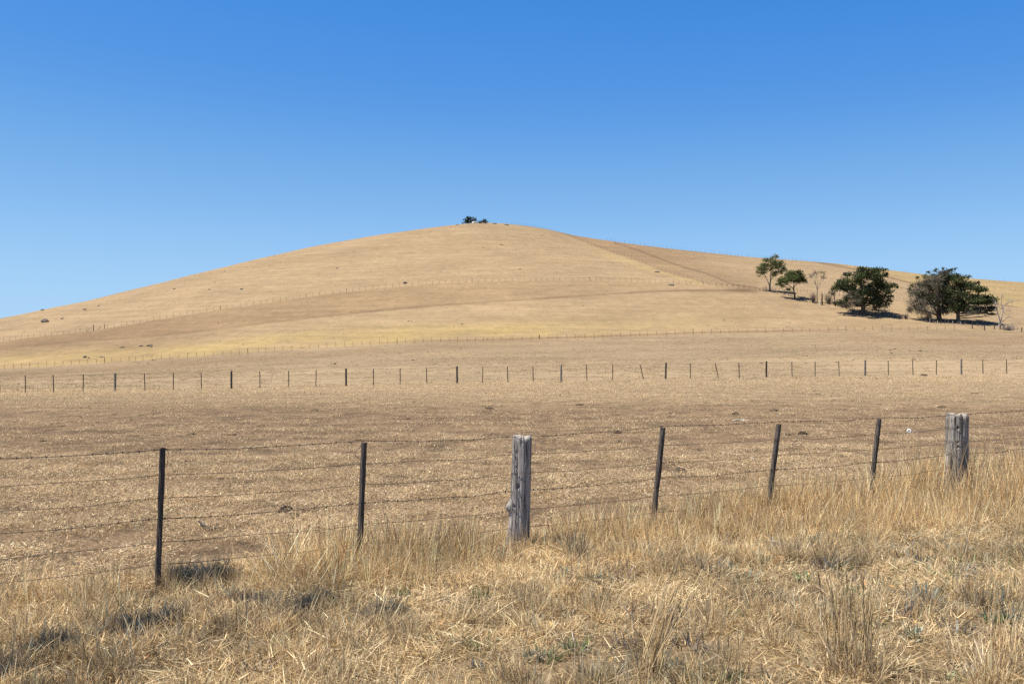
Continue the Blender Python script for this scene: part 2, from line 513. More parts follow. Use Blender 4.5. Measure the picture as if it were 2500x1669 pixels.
def tint_of(X, Y, Hh):
    px, py = proj(X, Y, Hh)
    px = np.clip(px, -900, 3400)
    r = np.hypot(X, Y)
    lnz = low_noise(X, Y, .045, 5); l2 = low_noise(X, Y, .14, 6); l3 = low_noise(X, Y, .5, 8); l4 = low_noise(X, Y, 1.3, 9)
    A, B, E, Mr = rowA(px), rowB(px), rowE(px), rowM(px)
    beyondA = sstep(-py, -A - .8, -A + .8) * (Y > 120)
    aboveB = sstep(-py, -B - 1, -B + 1) * (Y > 200) * (px < 1845)
    c = np.tile(T_MID, (len(X), 1))
    def lay(col, w):
        nonlocal c
        w = np.clip(w, 0, 1)[:, None]
        c = c * (1 - w) + np.asarray(col) * w
    # paddock between the middle fence and the foot of the hill
    lay(T_PADD, sstep(Y, 62, 110) * (1 - beyondA))
    lay(T_BROWN * .86, .6 * np.exp(-((py - A - 14 - 5 * lnz) / 9.) ** 2) * (1 - beyondA) * sstep(-px, -1900, -300) * (Y > 90))
    lay(T_BROWN, .55 * np.exp(-((py - A - 22 - 6 * lnz) / 12.) ** 2) * (1 - beyondA) * sstep(px, 1700, 2400) * (Y > 90))
    lay(T_HILL, beyondA)
    lay(T_BROWN, .55 * beyondA * (1 - aboveB) * sstep(-(py - E), -4, 4) * (px < 1830) * sstep(-px, -1600, -700))
    lay(T_BROWN, .30 * beyondA * (1 - aboveB) * sstep(-(py - E), -4, 4) * (px < 1830))
    lay(T_BROWN * .92, .6 * beyondA * (1 - aboveB) * sstep(-px, -720, -150))
    # yellow band of longer grass above the lower fence
    yw = 36 + 8 * lnz + 8 * l2 + 6 * l3
    yc = A - 17 - 8 * sstep(px, 300, 900) + 5 * l2 + 4 * l3 + 3 * l4
    lay(T_YEL, .95 * beyondA * np.exp(-(np.abs(py - yc) / (yw * .55)) ** 2.6) * (.5 + .5 * sstep(l2 + .7 * l3 + .5 * l4, -.7, .6)) * sstep(-px, -1960, -1250) * (1 - .25 * sstep(-px, -500, 0)))
    lay(T_DARK * 1.5, .75 * beyondA * np.exp(-((py - A + 3.5) / 2.2) ** 2) * sstep(px, 700, 1300) * sstep(-px, -2200, -1900))
    lay(T_DARK * 1.2, .75 * beyondA * np.exp(-((py - E) / (2.0 + .5 * l2)) ** 2) * (px < 1850) * (.55 + .45 * sstep(l2, -.8, .4)) * (.45 + .55 * sstep(px, 250, 1000)))
    # slope beyond the diagonal fence
    cC = colC(np.clip(py, 545, 706))
    right = aboveB * sstep(px - cC, -5, 4)
    right = np.maximum(right, (px >= 1830) * beyondA * (py < B))
    lay(T_BROWN * 1.05, .72 * right * sstep(-px, -1980, -1500))
    lay(T_DARK, .65 * right * np.exp(-((py - rowT(px)) / 2.2) ** 2) * (px > 1500) * (px < 1850))
    lay(T_BROWN, .35 * right * np.exp(-((py - rowT(px) + 10) / 12) ** 2) * (px > 1500) * (px < 1850))
    lay(T_YEL * .93, .6 * right * sstep(rowG(px) - py, -1, 3) * sstep(px, 1985, 2080))
    lay(T_DARK, .62 * right * np.exp(-((py - rowG(px)) / (2.0 + 1.2 * np.exp(-((px - 2040) / 40) ** 2))) ** 2) * sstep(px, 1975, 2005))
    # pale strip of longer grass left of the diagonal fence
    lay(T_YEL * 1.05, .5 * aboveB * np.exp(-((px - cC + 20 + 14 * lnz) / 22.) ** 2) * sstep(py, 585, 630) * (px < cC))
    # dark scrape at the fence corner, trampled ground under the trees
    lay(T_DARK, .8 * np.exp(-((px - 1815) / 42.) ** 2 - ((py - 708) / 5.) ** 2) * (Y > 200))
    lay(T_VERGE, (fence_kd(X, Y)[1] > -.5) * (Y < 30) * (np.abs(X) < 40))
    # zones of the near paddock
    midz = (fence_kd(X, Y)[1] < -.5) * (Y > 6) * (Y < 130)
    lay(T_SOIL * .95, .9 * midz * sstep(py + 8 * lnz, 970, 1005) * (1 - sstep(py, 1080, 1130)) * (.75 + .3 * l3 + .4 * l4))
    lay(T_SOIL, .6 * midz * sstep(py, 1100, 1140) * (.7 + .8 * l3))
    lay(T_PADD * 1.16, .85 * midz * sstep(-py, -1000, -960))
    return c

def build_ground():
    azf = np.linspace(AZMIN * .8, AZMAX * .8, 640)
    azl = np.linspace(-math.pi, AZMIN * .8, 90)[:-1]
    azr = np.linspace(AZMAX * .8, math.pi, 90)[1:]
    az = np.concatenate([azl, azf, azr])
    rr = np.concatenate([[.6], np.geomspace(1.0, 228, 300), np.linspace(229, 505, 330), np.geomspace(520, 6000, 26)])
    A_, R_ = np.meshgrid(az, rr)
    X = (R_ * np.sin(A_)).ravel(); Y = (R_ * np.cos(A_)).ravel()
    Zh = height(X, Y)
    na, nr = len(az), len(rr)
    V = np.stack([X, Y, Zh], 1)
    i, j = np.meshgrid(np.arange(nr - 1), np.arange(na - 1), indexing='ij')
    a = (i * na + j).ravel()
    Fq = np.stack([a, a + 1, a + 1 + na, a + na], 1)
    me = bpy.data.meshes.new('ground')
    nv, nf = len(V), len(Fq)
    me.vertices.add(nv); me.vertices.foreach_set('co', V.ravel())
    me.loops.add(nf * 4); me.loops.foreach_set('vertex_index', Fq[:, ::-1].ravel().astype(np.int32))
    me.polygons.add(nf); me.polygons.foreach_set('loop_start', np.arange(nf, dtype=np.int32) * 4)
    me.update(calc_edges=True)
    me.polygons.foreach_set('use_smooth', np.ones(nf, bool))
    c4 = np.ones((nv, 4), np.float32); c4[:, :3] = np.clip(tint_of(X, Y, Zh), .01, .9)
    at = me.color_attributes.new('tint', 'FLOAT_COLOR', 'POINT'); at.data.foreach_set('color', c4.ravel())
    nr_ = me.attributes.new('near', 'FLOAT', 'POINT'); nr_.data.foreach_set('value', (1 - sstep(np.hypot(X, Y), 20, 75)).astype(np.float32))
    me.materials.append(M['ground'])
    o = bpy.data.objects.new('ground', me); COL.objects.link(o)
    # close the small hole under the camera is not needed: the ring starts 0.6 m from it
    tag(o, 'dry straw coloured paddocks rising to a smooth bare hill', 'ground', kind='structure')
    return o
build_ground()

# ------------------------------------------------------------------ fences
def terrain_line(pts, n=4):
    return np.array(pts)

def post_mesh(name, kind, h, w, mat, below=.25):
    mb = MB()
    if kind == 'round':
        n, k = 6, 10
        zs = np.linspace(-below, h, n)
        th = np.arange(k) / k * 2 * np.pi
        V = []
        for i, z in enumerate(zs):
            r = w * .5 * (1.06 - .08 * i / n) * (1 + rng.normal(0, .06, k))
            V.append(np.stack([r * np.cos(th) + rng.normal(0, .004), r * np.sin(th), np.full(k, z) + (rng.normal(0, .012, k) if i == n - 1 else 0)], 1))
        V = np.concatenate(V)
        f = [[i*k+j, i*k+(j+1) % k, (i+1)*k+(j+1) % k, (i+1)*k+j] for i in range(n-1) for j in range(k)]
        f.append([(n-1)*k+j for j in range(k)])
        mb.add(V, f)
    else:
        n = 5
        zs = np.linspace(-below, h, n)
        V = []
        for i, z in enumerate(zs):
            a = w * .5 * (1 + rng.normal(0, .05)); b_ = a * (.75 if kind == 'sawn' else .6)
            ox, oy = rng.normal(0, .003, 2)
            V.append([[ox - a, oy - b_, z], [ox + a, oy - b_, z], [ox + a, oy + b_, z], [ox - a, oy + b_, z]])
        V = np.concatenate(V)
        f = [[i*4+j, i*4+(j+1) % 4, (i+1)*4+(j+1) % 4, (i+1)*4+j] for i in range(n-1) for j in range(4)]
        f.append([(n-1)*4+j for j in range(4)])
        mb.add(V, f)
    me = mesh_obj(name, np.concatenate(mb.v), mb.f, mat, link=False)
    return me.data

def add_part(name, me, parent, loc, rot=(0, 0, 0), sc=(1, 1, 1)):
    o = bpy.data.objects.new(name, me)
    o.location = Vector(loc) - parent.location
    o.rotation_euler = rot
    o.scale = sc
    COL.objects.link(o); o.parent = parent
    return o

def wire_part(name, parent, pts, rad, sides=4, sag=.0, jit=.0, barbs=0., label=None, sub=4):
    P = []
    pts = np.asarray(pts, float)
    for a, b in zip(pts[:-1], pts[1:]):
        for t in np.linspace(0, 1, sub, endpoint=False):
            p = a * (1 - t) + b * t
            p[2] -= sag * 4 * t * (1 - t)
            P.append(p + (rng.normal(0, jit, 3) if 0 < t else 0))
    P.append(pts[-1].copy())
    P = np.array(P) - np.array(parent.location)
    mb = MB()
    mb.tube(P, rad, sides, cap=False)
    if barbs:
        seg = np.diff(P, axis=0); L = np.linalg.norm(seg, axis=1); cum = np.concatenate([[0], np.cumsum(L)])
        s = .03
        while s < cum[-1]:
            i = min(np.searchsorted(cum, s) - 1, len(seg) - 1); i = max(i, 0)
            p = P[i] + seg[i] * (s - cum[i]) / L[i]; d = seg[i] / L[i]
            mb.tube([p - d * .008, p, p + d * .008], rad * 1.7, 4, cap=True)
            for q in range(2):
                v = rng.normal(0, 1, 3); v -= d * v.dot(d) * .8; v /= np.linalg.norm(v)
                mb.tube([p - v * .013, p + v * .013], rad * .8, 3, cap=False)
            s += barbs * rng.uniform(.85, 1.15)
    o = mb.build(name, M['wire'], parent)
    if label: o['label'] = label
    return o

# --- the front fence
ff = empty('farm_fence', (FO[0], FO[1], 0))
tag(ff, 'wire farm fence with grey timber posts and dark droppers crossing the foreground', 'fence')

SHIFT = {-2: -.037, -1: -.011, 0: -.037, 1: -.075, 2: -.096, 3: -.031, 4: -.01}      # posts do not stand perfectly in line
def fk(k, d=0.):
    p = FO + FD * k + FN * d + FU * SHIFT.get(k, 0.)
    return np.array([p[0], p[1], H1(p[0], p[1])])

def big_post(name, h, rad, mat, seed, knot=None, hole=None, below=.3, top_rough=.02, lean=(0, 0), gro=.010):
    g = np.random.default_rng(seed)
    nz, na = 90, 84
    z = np.linspace(-below, h, nz); th = np.arange(na) / na * 2 * np.pi
    ZZ, TT = np.meshgrid(z, th, indexing='ij')
    r = np.full_like(ZZ, rad) * (1.05 - .05 * (ZZ / h)) * (1 + .05 * np.cos(2 * TT + .6) + .03 * np.cos(3 * TT + 1.7))
    for i in range(22):                                  # weathering grooves running with the grain
        a0 = g.uniform(0, 6.28); wd = g.uniform(.025, .07); dp = gro * g.uniform(.4, 1.5)
        dr = g.normal(0, .06); z0, z1 = sorted(g.uniform(-below, h * 1.15, 2)); 
        if z1 - z0 < .3: z1 = h * 1.1
        c = (TT - a0 - dr * np.sin(ZZ * g.uniform(2, 5)) + np.pi) % (2 * np.pi) - np.pi
        r -= dp * np.exp(-(c / wd) ** 2) * sstep(ZZ, z0, z0 + .12) * (1 - sstep(ZZ, z1 - .12, z1))
    r += .0016 * np.sin(TT * 31 + 3 * np.sin(ZZ * 4)) + .001 * np.sin(TT * 57 + ZZ * 9)
    if knot:
        ka, kz, kr, kh = knot
        c = (TT - ka + np.pi) % (2 * np.pi) - np.pi
        r += kh * np.exp(-(c / kr) ** 2 - ((ZZ - kz) / .055) ** 2)
        r += kh * .55 * np.exp(-(c / kr) ** 2) * sstep(-ZZ, -kz, -kz + .35) * (ZZ < kz)
    if hole:
        for ha, hz, hr, hd in hole:
            c = ((TT - ha + np.pi) % (2 * np.pi) - np.pi) * rad
            r -= hd * (np.exp(-((c ** 2 + (ZZ - hz) ** 2) / hr ** 2) ** 2))
    top = sstep(ZZ, h - .03, h)
    X = r * np.cos(TT) * (1 - .06 * top); Y = r * np.sin(TT) * (1 - .06 * top)
    ragg = top_rough * (np.sin(TT * 3 + 1) * .5 + np.sin(TT * 7) * .5 + np.sin(TT * 13 + 2) * .5)
    Z = ZZ + np.where(ZZ > h - .2, (ZZ - h + .2) / .2 * ragg, 0)
    X = X + lean[0] * ZZ; Y = Y + lean[1] * ZZ
    V = np.stack([X.ravel(), Y.ravel(), Z.ravel()], 1)
    i, j = np.meshgrid(np.arange(nz - 1), np.arange(na), indexing='ij')
    a = (i * na + j).ravel(); b = (i * na + (j + 1) % na).ravel()
    f = np.stack([a, b, b + na, a + na], 1).tolist()
    # end grain: three shrinking rings
    nb = len(V); last = np.arange((nz - 1) * na, nz * na)
    cen = V[last].mean(0); extra = []
    rings = [last]
    for q, s in enumerate((.7, .35)):
        ring = cen + (V[last] - cen) * s
        ring[:, 2] += g.normal(0, .004, na) + .004
        extra.append(ring); rings.append(np.arange(nb + q * na, nb + (q + 1) * na))
    extra.append(cen[None] + np.array([[0, 0, .004]]))
    ci = nb + 2 * na
    for u, w in zip(rings[:-1], rings[1:]):
        f += [[int(u[j]), int(u[(j + 1) % na]), int(w[(j + 1) % na]), int(w[j])] for j in range(na)]
    f += [[int(rings[-1][j]), int(rings[-1][(j + 1) % na]), ci] for j in range(na)]
    V = np.concatenate([V] + extra)
    o = mesh_obj(name, V, f, mat, link=True, smooth=True)
    return o

def put_big(o, k, label):
    p = fk(k)
    o.parent = ff
    o.location = Vector(p) - ff.location
    o['label'] = label

cam_dir = lambda p: math.atan2(-p[1], -p[0])     # direction from the post towards the camera
pc = fk(0)
ac = cam_dir(pc)
po = big_post('post', 1.10, .092, M['old_post'], 3, knot=(ac - 1.35, .41, .30, .05),
              hole=[(ac - .35, .615, .017, .05), (ac - .62, .80, .010, .03), (ac - .62, .95, .010, .03), (ac - .75, .42, .010, .03)], lean=(.028, 0), gro=.009)
put_big(po, 0, 'stout weathered grey round post with a knot and split sides')
p4 = fk(4)
po = big_post('post', 1.10, .138, M['cracked_post'], 9, hole=[(cam_dir(p4) + .1, .93, .014, .04), (cam_dir(p4) + .1, .74, .012, .04), (cam_dir(p4) + .1, .68, .012, .04)], lean=(.012, 0), gro=.013, top_rough=.03)
put_big(po, 4, 'thick deeply cracked grey post standing in tall grass')
for k in (-4, 8):
    po = big_post('post', 1.10, .10, M['old_post'], 20 + k, gro=.01)
    put_big(po, k, 'weathered grey round post')

def dropper(k, h, lean_px, seed):
    g = np.random.default_rng(seed)
    n = 14
    zs = np.linspace(-.3, h, n)
    # rails of a slightly chewed 50 x 38 mm section, turned square to the fence
    prof = np.array([[-.019, -.025], [.012, -.025], [.019, -.020], [.019, .025], [-.014, .025], [-.019, .019]])
    V = []
    for i, z in enumerate(zs):
        s = 1 + g.normal(0, .035)
        q = prof * s + g.normal(0, .0012, prof.shape)
        q = q[:, :1] * FU + q[:, 1:] * FN
        zz = np.full(len(q), z)
        if i == n - 1:
            zz = z + g.uniform(-.012, .012, len(q)); q = q * .94
        q = q + np.array([lean_px * z, lean_px * .1 * z])
        V.append(np.column_stack([q, zz]))
    m = len(prof)
    V = np.concatenate(V)
    f = [[i*m+j, i*m+(j+1) % m, (i+1)*m+(j+1) % m, (i+1)*m+j] for i in range(n-1) for j in range(m)]
    f.append([(n-1)*m+j for j in range(m)])
    f = [q[::-1] for q in f]
    o = mesh_obj('dropper', V, f, M['dropper'])
    o.parent = ff
    o.location = Vector(fk(k)) - ff.location
    return o
DR = [(-6, 1.12, .02), (-5, 1.1, .05), (-3, 1.1, .03), (-2, 1.145, .036), (-1, 1.125, .042), (1, 1.12, .105), (2, 1.10, .135), (3, 1.13, .115), (5, 1.12, .05), (6, 1.12, .03), (7, 1.12, .06), (9, 1.1, .02)]
for k, h, ln in DR:
    dropper(k, h, ln, 40 + k)

lean_of = {k: l for k, h, l in DR}; lean_of[0] = .028; lean_of[4] = .012
WH = [1.135, .930, .742, .575, .385, .205]
for i, wh in enumerate(WH):
    pts = []
    for k in range(-6, 10):
        p = fk(k)
        hh = wh + (-.03 if (i == 0 and k in (0, 4)) else 0)
        pts.append([p[0] + lean_of.get(k, 0) * hh, p[1] + lean_of.get(k, 0) * .1 * hh, p[2] + hh])
    barb = .115 if i in (0, 3) else 0
    wire_part('barbed_wire' if barb else 'plain_wire', ff, pts, (.0030 if barb else .0027), 4, .016, .005, barb, sub=6)
# loose tie wires twisted round the post tops
def tie(k, h, side, big=0.):
    p = fk(k); p = p + np.array([lean_of.get(k, 0) * h, 0, h])
    mb = MB()
    t = np.linspace(0, 1, 12)
    loop = np.stack([p[0] + big + .045 * np.sin(t * 3.0) * side + .01 * np.sin(t * 9), p[1] - .03 + .02 * np.cos(t * 5), p[2] + .03 - .16 * t], 1)
    mb.tube(loop - np.array(ff.location), .0022, 4)
    mb.build('tie_wire', M['wire'], ff)
tie(-2, 1.12, 1, .02); tie(-1, 1.08, -1, -.02); tie(0, 1.06, 1, .09)
# the splinter hanging from the left dropper
mb = MB(); p = fk(-2)
mb.tube(np.array([[p[0] + .030, p[1] - .03, .50], [p[0] + .034, p[1] - .036, .38], [p[0] + .030, p[1] - .04, .24]]) - np.array(ff.location), [.008, .009, .002], 4)
mb.build('splinter', M['dropper'], ff)

for k, rad_ in ((0, .098), (4, .146)):
    for i, wh in enumerate(WH[:5]):
        p = fk(k); mb = MB(); t = np.linspace(-1.9, 1.9, 9)
        face_a = cam_dir(p)
        x0 = p[0] + lean_of.get(k, 0) * wh
        ring = np.stack([x0 + rad_ * 1.03 * np.cos(face_a + t), p[1] + rad_ * 1.03 * np.sin(face_a + t), np.full(9, wh) + .012 * np.sin(t * 2 + i)], 1)
        if i in (0, 2, 4) or k == 4:
            mb.tube(ring - np.array(ff.location), .0022, 4, cap=False); mb.build('tie_wire', M['wire'], ff)

# insulator on the second wire beside the far right post
def disc(name, label):
    k = 3.43
    p = fk(k) + np.array([0, 0, WH[1] + .0])
    e = empty(name, p)
    tag(e, label, 'insulator')
    mb = MB()
    n = 16; th = np.arange(n) / n * 2 * np.pi
    prof = [(.012, -.014), (.024, -.018), (.030, -.008), (.026, 0), (.030, .008), (.024, .018), (.012, .014)]
    dirn = np.array([-p[0], -p[1], 0.]); dirn /= np.linalg.norm(dirn); sid = np.array([dirn[1], -dirn[0], 0])
    V = []
    for r, z in prof:
        V.append(np.stack([r * np.cos(th)[:, None] * sid + np.sin(th)[:, None] * r * np.array([0, 0, 1]) + z * dirn], 0)[0])
    V = np.concatenate(V); m = len(prof)
    f = [[i*n+j, i*n+(j+1) % n, (i+1) % m*n+(j+1) % n, (i+1) % m*n+j] for i in range(m) for j in range(n)]
    mb.add(V, f)
    mb.build('ring', M['white'], e, smooth=True)
    q = fk(4) + np.array([-.09, -.1, WH[2] - .01]) - p
    c = MB(); c.tube([[.02, -.01, 0], [.14, .02, -.015], [.30, .12, -.03], q * .75 + np.array([0, 0, -.02]), q], .0028, 4)
    c.build('cord', M['pale_post'], e)
disc('insulator', 'small white ring insulator on the wire left of the cracked post')

# --- the middle fence: posts every fourth place, thin droppers between
mf_thick = [-3, 281, 565, 845, 1116, 1370, 1625, 1871, 2112, 2347, 2580]
mf_thin = [-215, -145, -75, 62, 131, 203, 354, 423, 492, 635, 705, 771, 912, 977, 1042, 1178, 1240, 1302, 1433, 1496, 1571, 1686, 1754, 1805, 1934, 1990, 2049, 2169, 2229, 2286, 2400, 2458, 2515, 2640, 2700]
def mpos(px):
    Z = float(depM(px)); X = (px - CX) / F * Z
    return np.array([X, Z, H1(X, Z)])
b0 = mpos(1250)
mfen = empty('paddock_fence', b0)
tag(mfen, 'long low wire fence of dark thin posts across the middle paddock', 'fence')
tk = [post_mesh('post', 'round', 1.13, .125, M[m]) for m in ('field_post', 'grey_field_post', 'grey_field_post')]
tn = [post_mesh('dropper', 'flat', 1.07, .050, M['picket']) for _ in range(3)]
grey = {281, 1370, 2347, 2112}
for px in mf_thick:
    add_part('post', tk[1] if px in grey else tk[0], mfen, mpos(px), (rng.normal(0, .01), rng.normal(0, .012) + (-.03 if px == 1625 else 0), rng.random() * 6))
for px in mf_thin:
    ln = -.27 if px == 1571 else (-.22 if px == 1754 else rng.normal(0, .018) - .012)
    add_part('dropper', tn[rng.integers(3)], mfen, mpos(px), (0, ln, rng.normal(0, .2)))
allm = sorted(mf_thick + mf_thin)
for i, wh in enumerate((1.04, .78, .52, .28)):
    wire_part('plain_wire', mfen, [mpos(x) + np.array([0, 0, wh]) for x in allm], .0055 if i == 0 else .0035, 3, .0, .006, 0, sub=2)

# --- fences on the hill
def hill_fence(name, label, spots, h, w, mats, wires, lean_s=.03, thick=(), wrad=.006):
    """spots: world points along the fence"""
    base = spots[len(spots) // 2]
    e = empty(name, base)
    tag(e, label, 'fence')
    ms = [post_mesh('post', 'flat', h, w, M[m]) for m in mats]
    th = post_mesh('post', 'round', h * 1.15, w * 2.2, M['field_post'])
    for i, p in enumerate(spots):
        t = i in thick
        add_part('post', th if t else ms[rng.integers(len(ms))], e, p, (rng.normal(0, lean_s), rng.normal(0, lean_s) - .02, rng.normal(0, .3)), (1, 1, rng.uniform(.92, 1.08)))
    for wh in wires:
        wire_part('plain_wire', e, [p + np.array([0, 0, wh * h]) for p in spots], wrad, 3, .0, .01, 0, sub=1)
    return e

def line_by(row, dep, xs):
    out = []
    for x in xs:
        Z = float(dep(x)); X = (x - CX) / F * Z
        out.append(np.array([X, Z, H1(X, Z)]))
    return out

xsA = list(np.arange(-170, 330, 20.2)) + list(np.arange(330, 1250, 21.3)) + list(np.arange(1252, 2345, 22.0))
xsA = [x + rng.normal(0, .8) for x in xsA]
hill_fence('slope_fence', 'straight row of small dark posts along the foot of the hill under yellow grass', line_by(rowA, depA, xsA), 1.12, .060, ['picket', 'field_post'], (.92, .5), .045,
           thick={i for i in range(len(xsA)) if i % 17 == 4})
xsB = list(np.arange(-150, 250, 14.5)) + list(np.arange(262, 1240, 16.2)) + list(np.arange(1250, 1830, 14.6))
xsB = [x + rng.normal(0, .8) for x in xsB]
sB = line_by(rowB, depB, xsB)
fB = hill_fence('hillside_fence', 'curved row of tiny posts across the middle of the hill', sB, 1.12, .058, ['picket', 'field_post'], (.9,), .05, thick={i for i in range(len(xsB)) if i % 19 == 7})
# old strainer with two stays on the left of that fence
def px_at(row, dep, x):
    Z = float(dep(x)); X = (x - CX) / F * Z
    return np.array([X, Z, H1(X, Z)])
st = post_mesh('strainer_post', 'round', 1.75, .24, M['grey_field_post'])
add_part('strainer_post', st, fB, px_at(rowB, depB, 228))
st2 = post_mesh('strainer_post', 'round', 1.40, .16, M['field_post'])
add_part('strainer_post', st2, fB, px_at(rowB, depB, 255))
for a, b_ in ((211, 222), (238, 249)):
    p, q = px_at(rowB, depB, a), px_at(rowB, depB, b_)
    if a < 228: p[2] += .1; q[2] += .95
    else: p[2] += .1; q[2] += .95
    mb = MB(); mb.tube(np.array([p, q]) - np.array(fB.location), .05, 5); mb.build('stay', M['field_post'], fB)

# the diagonal fence from the summit down to the corner
ts = []
t_ = 0.
cp = np.array(ptsC[1:], float)
seg = np.linalg.norm(np.diff(cp, axis=0), axis=1); cum = np.concatenate([[0], np.cumsum(seg)])
s = 0.
while s < cum[-1]:
    x = np.interp(s, cum, cp[:, 0]); y = np.interp(s, cum, cp[:, 1])
    ts.append(np.array(place(x, max(y, float(rowS(x)) + .4))))
    s += 4.6 + 9.5 * (s / cum[-1]) 
hill_fence('diagonal_fence', 'row of posts running diagonally from the hilltop down to the fence corner', ts, 1.12, .055, ['picket', 'field_post'], (.9,), .02)
xsD = [x + rng.normal(0, 1.2) for x in np.concatenate([np.arange(1480, 1760, 11.5), np.arange(1760, 1990, 8.8)])] + [2211.0, 2290.0, 2370.0, 2450.0]
sD = [px_at(rowS, lambda q: np.float64(depS(q) - 3), x) for x in xsD]
hill_fence('skyline_fence', 'faint row of posts standing along the skyline right of the summit', sD, 1.2, .06, ['picket'], (.9,), .02)
# wire fence behind the trees
xsG = list(np.arange(1868, 2050, 8.6)) + list(np.arange(2050, 2230, 8.2)) + list(np.arange(2230, 2330, 9))
sG = [np.array(place(x + rng.normal(0, .6), float(np.interp(x, [1868, 1940, 2000, 2110, 2183, 2220, 2330], [707, 713, 718, 727, 732.5, 736, 744])))) for x in xsG]
hill_fence('back_fence', 'pale thin wire fence passing behind the trees on the right', sG, 1.12, .07, ['picket', 'pale_post'], (.9, .5), .04)
# old leaning timber fence through the trees
ox = [(1855, 710), (1863, 711), (1867, 712), (1872, 712.5), (1888, 714.5), (1897, 717), (1914, 720), (1925, 722), (1941, 727), (1966, 735), (1978, 738), (1992, 742), (2023, 747), (2040, 749), (2055, 752),
      (2082, 759), (2105, 762), (2130, 765), (2145, 766), (2153, 766.5), (2178, 771), (2181, 774), (2212, 778), (2216, 779)]
of = [np.array(place(*p)) for p in ox]
e = empty('timber_fence', of[9]); tag(e, 'old leaning timber fence winding down between the trees', 'fence')
tm = [post_mesh('post', 'round', 1.35, .17, M[m]) for m in ('field_post', 'grey_field_post', 'field_post')]
for i, p in enumerate(of):
    add_part('post', tm[rng.integers(3)], e, p, (rng.normal(0, .08), rng.normal(.03, .14), rng.random() * 6), (rng.uniform(.6, 1.1),) * 2 + (rng.uniform(.6, 1.25) * (1.5 if i == 9 else 1),))
for wh in (.9, .5):
    wire_part('plain_wire', e, [p + np.array([0, 0, wh]) for p in of], .01, 3, .0, .03, 0, sub=1)
# low yard fence in front of the right-hand trees
yx = [(2252, 785, 0), (2261, 787, 0), (2270, 788, 1), (2279, 789.5, 0), (2289, 790.5, 1), (2298, 790, 0), (2307, 791, 0), (2316, 791, 0), (2327, 792, 1), (2336, 792, 0), (2345, 793, 1), (2356, 794, 0), (2374, 802, 2),
      (2386, 796, 0), (2404, 806, 2), (2427, 804, 2), (2441, 806, 0), (2450, 803, 2), (2461, 806, 0), (2475, 806, 0), (2484, 806, 0), (2494, 810, 2), (2520, 812, 2), (2545, 813, 0)]
yf = [np.array(place(a, b_)) for a, b_, c in yx]
e = empty('yard_fence', yf[12]); tag(e, 'crooked low post fence in front of the two big trees on the right', 'fence')
ym = [post_mesh('post', 'flat', 1.05, .10, M['grey_field_post']), post_mesh('post', 'round', 1.15, .20, M['pale_post']), post_mesh('post', 'round', 1.4, .24, M['field_post'])]
for p, (a, b_, c) in zip(yf, yx):
    o = add_part('post', ym[c], e, p, (rng.normal(0, .05), rng.normal(0, .06), rng.random() * 6), (1, 1, rng.uniform(.8, 1.1)))
for wh in (.85, .45):
    wire_part('plain_wire', e, [p + np.array([0, 0, wh]) for p in yf], .009, 3, .0, .01, 0, sub=1)
def stick(e, p, q, r=.05):
    mb = MB(); mb.tube(np.array([p, q]) - np.array(e.location), r, 5); mb.build('stay', M['grey_field_post'], e)
for i, a in ((10, 8), (12, 10), (14, 13)):
    p = yf[i].copy(); q = yf[a].copy(); p[2] += .8; q[2] += .1; stick(e, p, q)

# ------------------------------------------------------------------ trees
def leaf_cloud(C, Rr, n, size, rg, elong=1.6, shell=.55, droop=0., flat=False):
    """n small bent leaf sprays in an ellipsoid; returns V (n*4), F"""
    d = rg.normal(0, 1, (n, 3)); d /= np.linalg.norm(d, axis=1, keepdims=True)
    rad = rg.random(n) ** (shell)
    lob = 1 + .30 * np.sin(d @ rg.normal(0, 4.5, 3) + rg.uniform(0, 6)) + .22 * np.sin(d @ rg.normal(0, 8, 3) + rg.uniform(0, 6))
    P = C + d * (rad * lob)[:, None] * Rr
    u = d * np.array([1, 1, .5]) + rg.normal(0, .6, (n, 3)); u[:, 2] -= droop
    u /= np.linalg.norm(u, axis=1, keepdims=True)
    w = np.cross(u, rg.normal(0, 1, (n, 3))); w /= np.linalg.norm(w, axis=1, keepdims=True) + 1e-9
    s = size * rg.uniform(.6, 1.4, n)[:, None]
    nn = np.cross(u, w)
    a = P - u * s * elong * .5; b_ = P + u * s * elong * .5
    m1 = P + w * s * .5 + nn * s * .15; m2 = P - w * s * .5 + nn * s * .15
    V = np.stack([a, m1, b_, m2], 1).reshape(-1, 3)
    k = np.arange(n)[:, None] * 4
    Fq = k + np.array([[0, 1, 2, 3]])
    return V, Fq

def limb(a, b, rg, bow=.12, n=5):
    a = np.asarray(a, float); b = np.asarray(b, float)
    L = np.linalg.norm(b - a)
    t = np.linspace(0, 1, n)[:, None]
    P = a * (1 - t) + b * t
    off = rg.normal(0, bow * L, 3); off[2] = abs(off[2]) * -.4
    return P + off * (t * (1 - t) * 2) + rg.normal(0, .015 * L, P.shape) * (t * (1 - t) * 4)

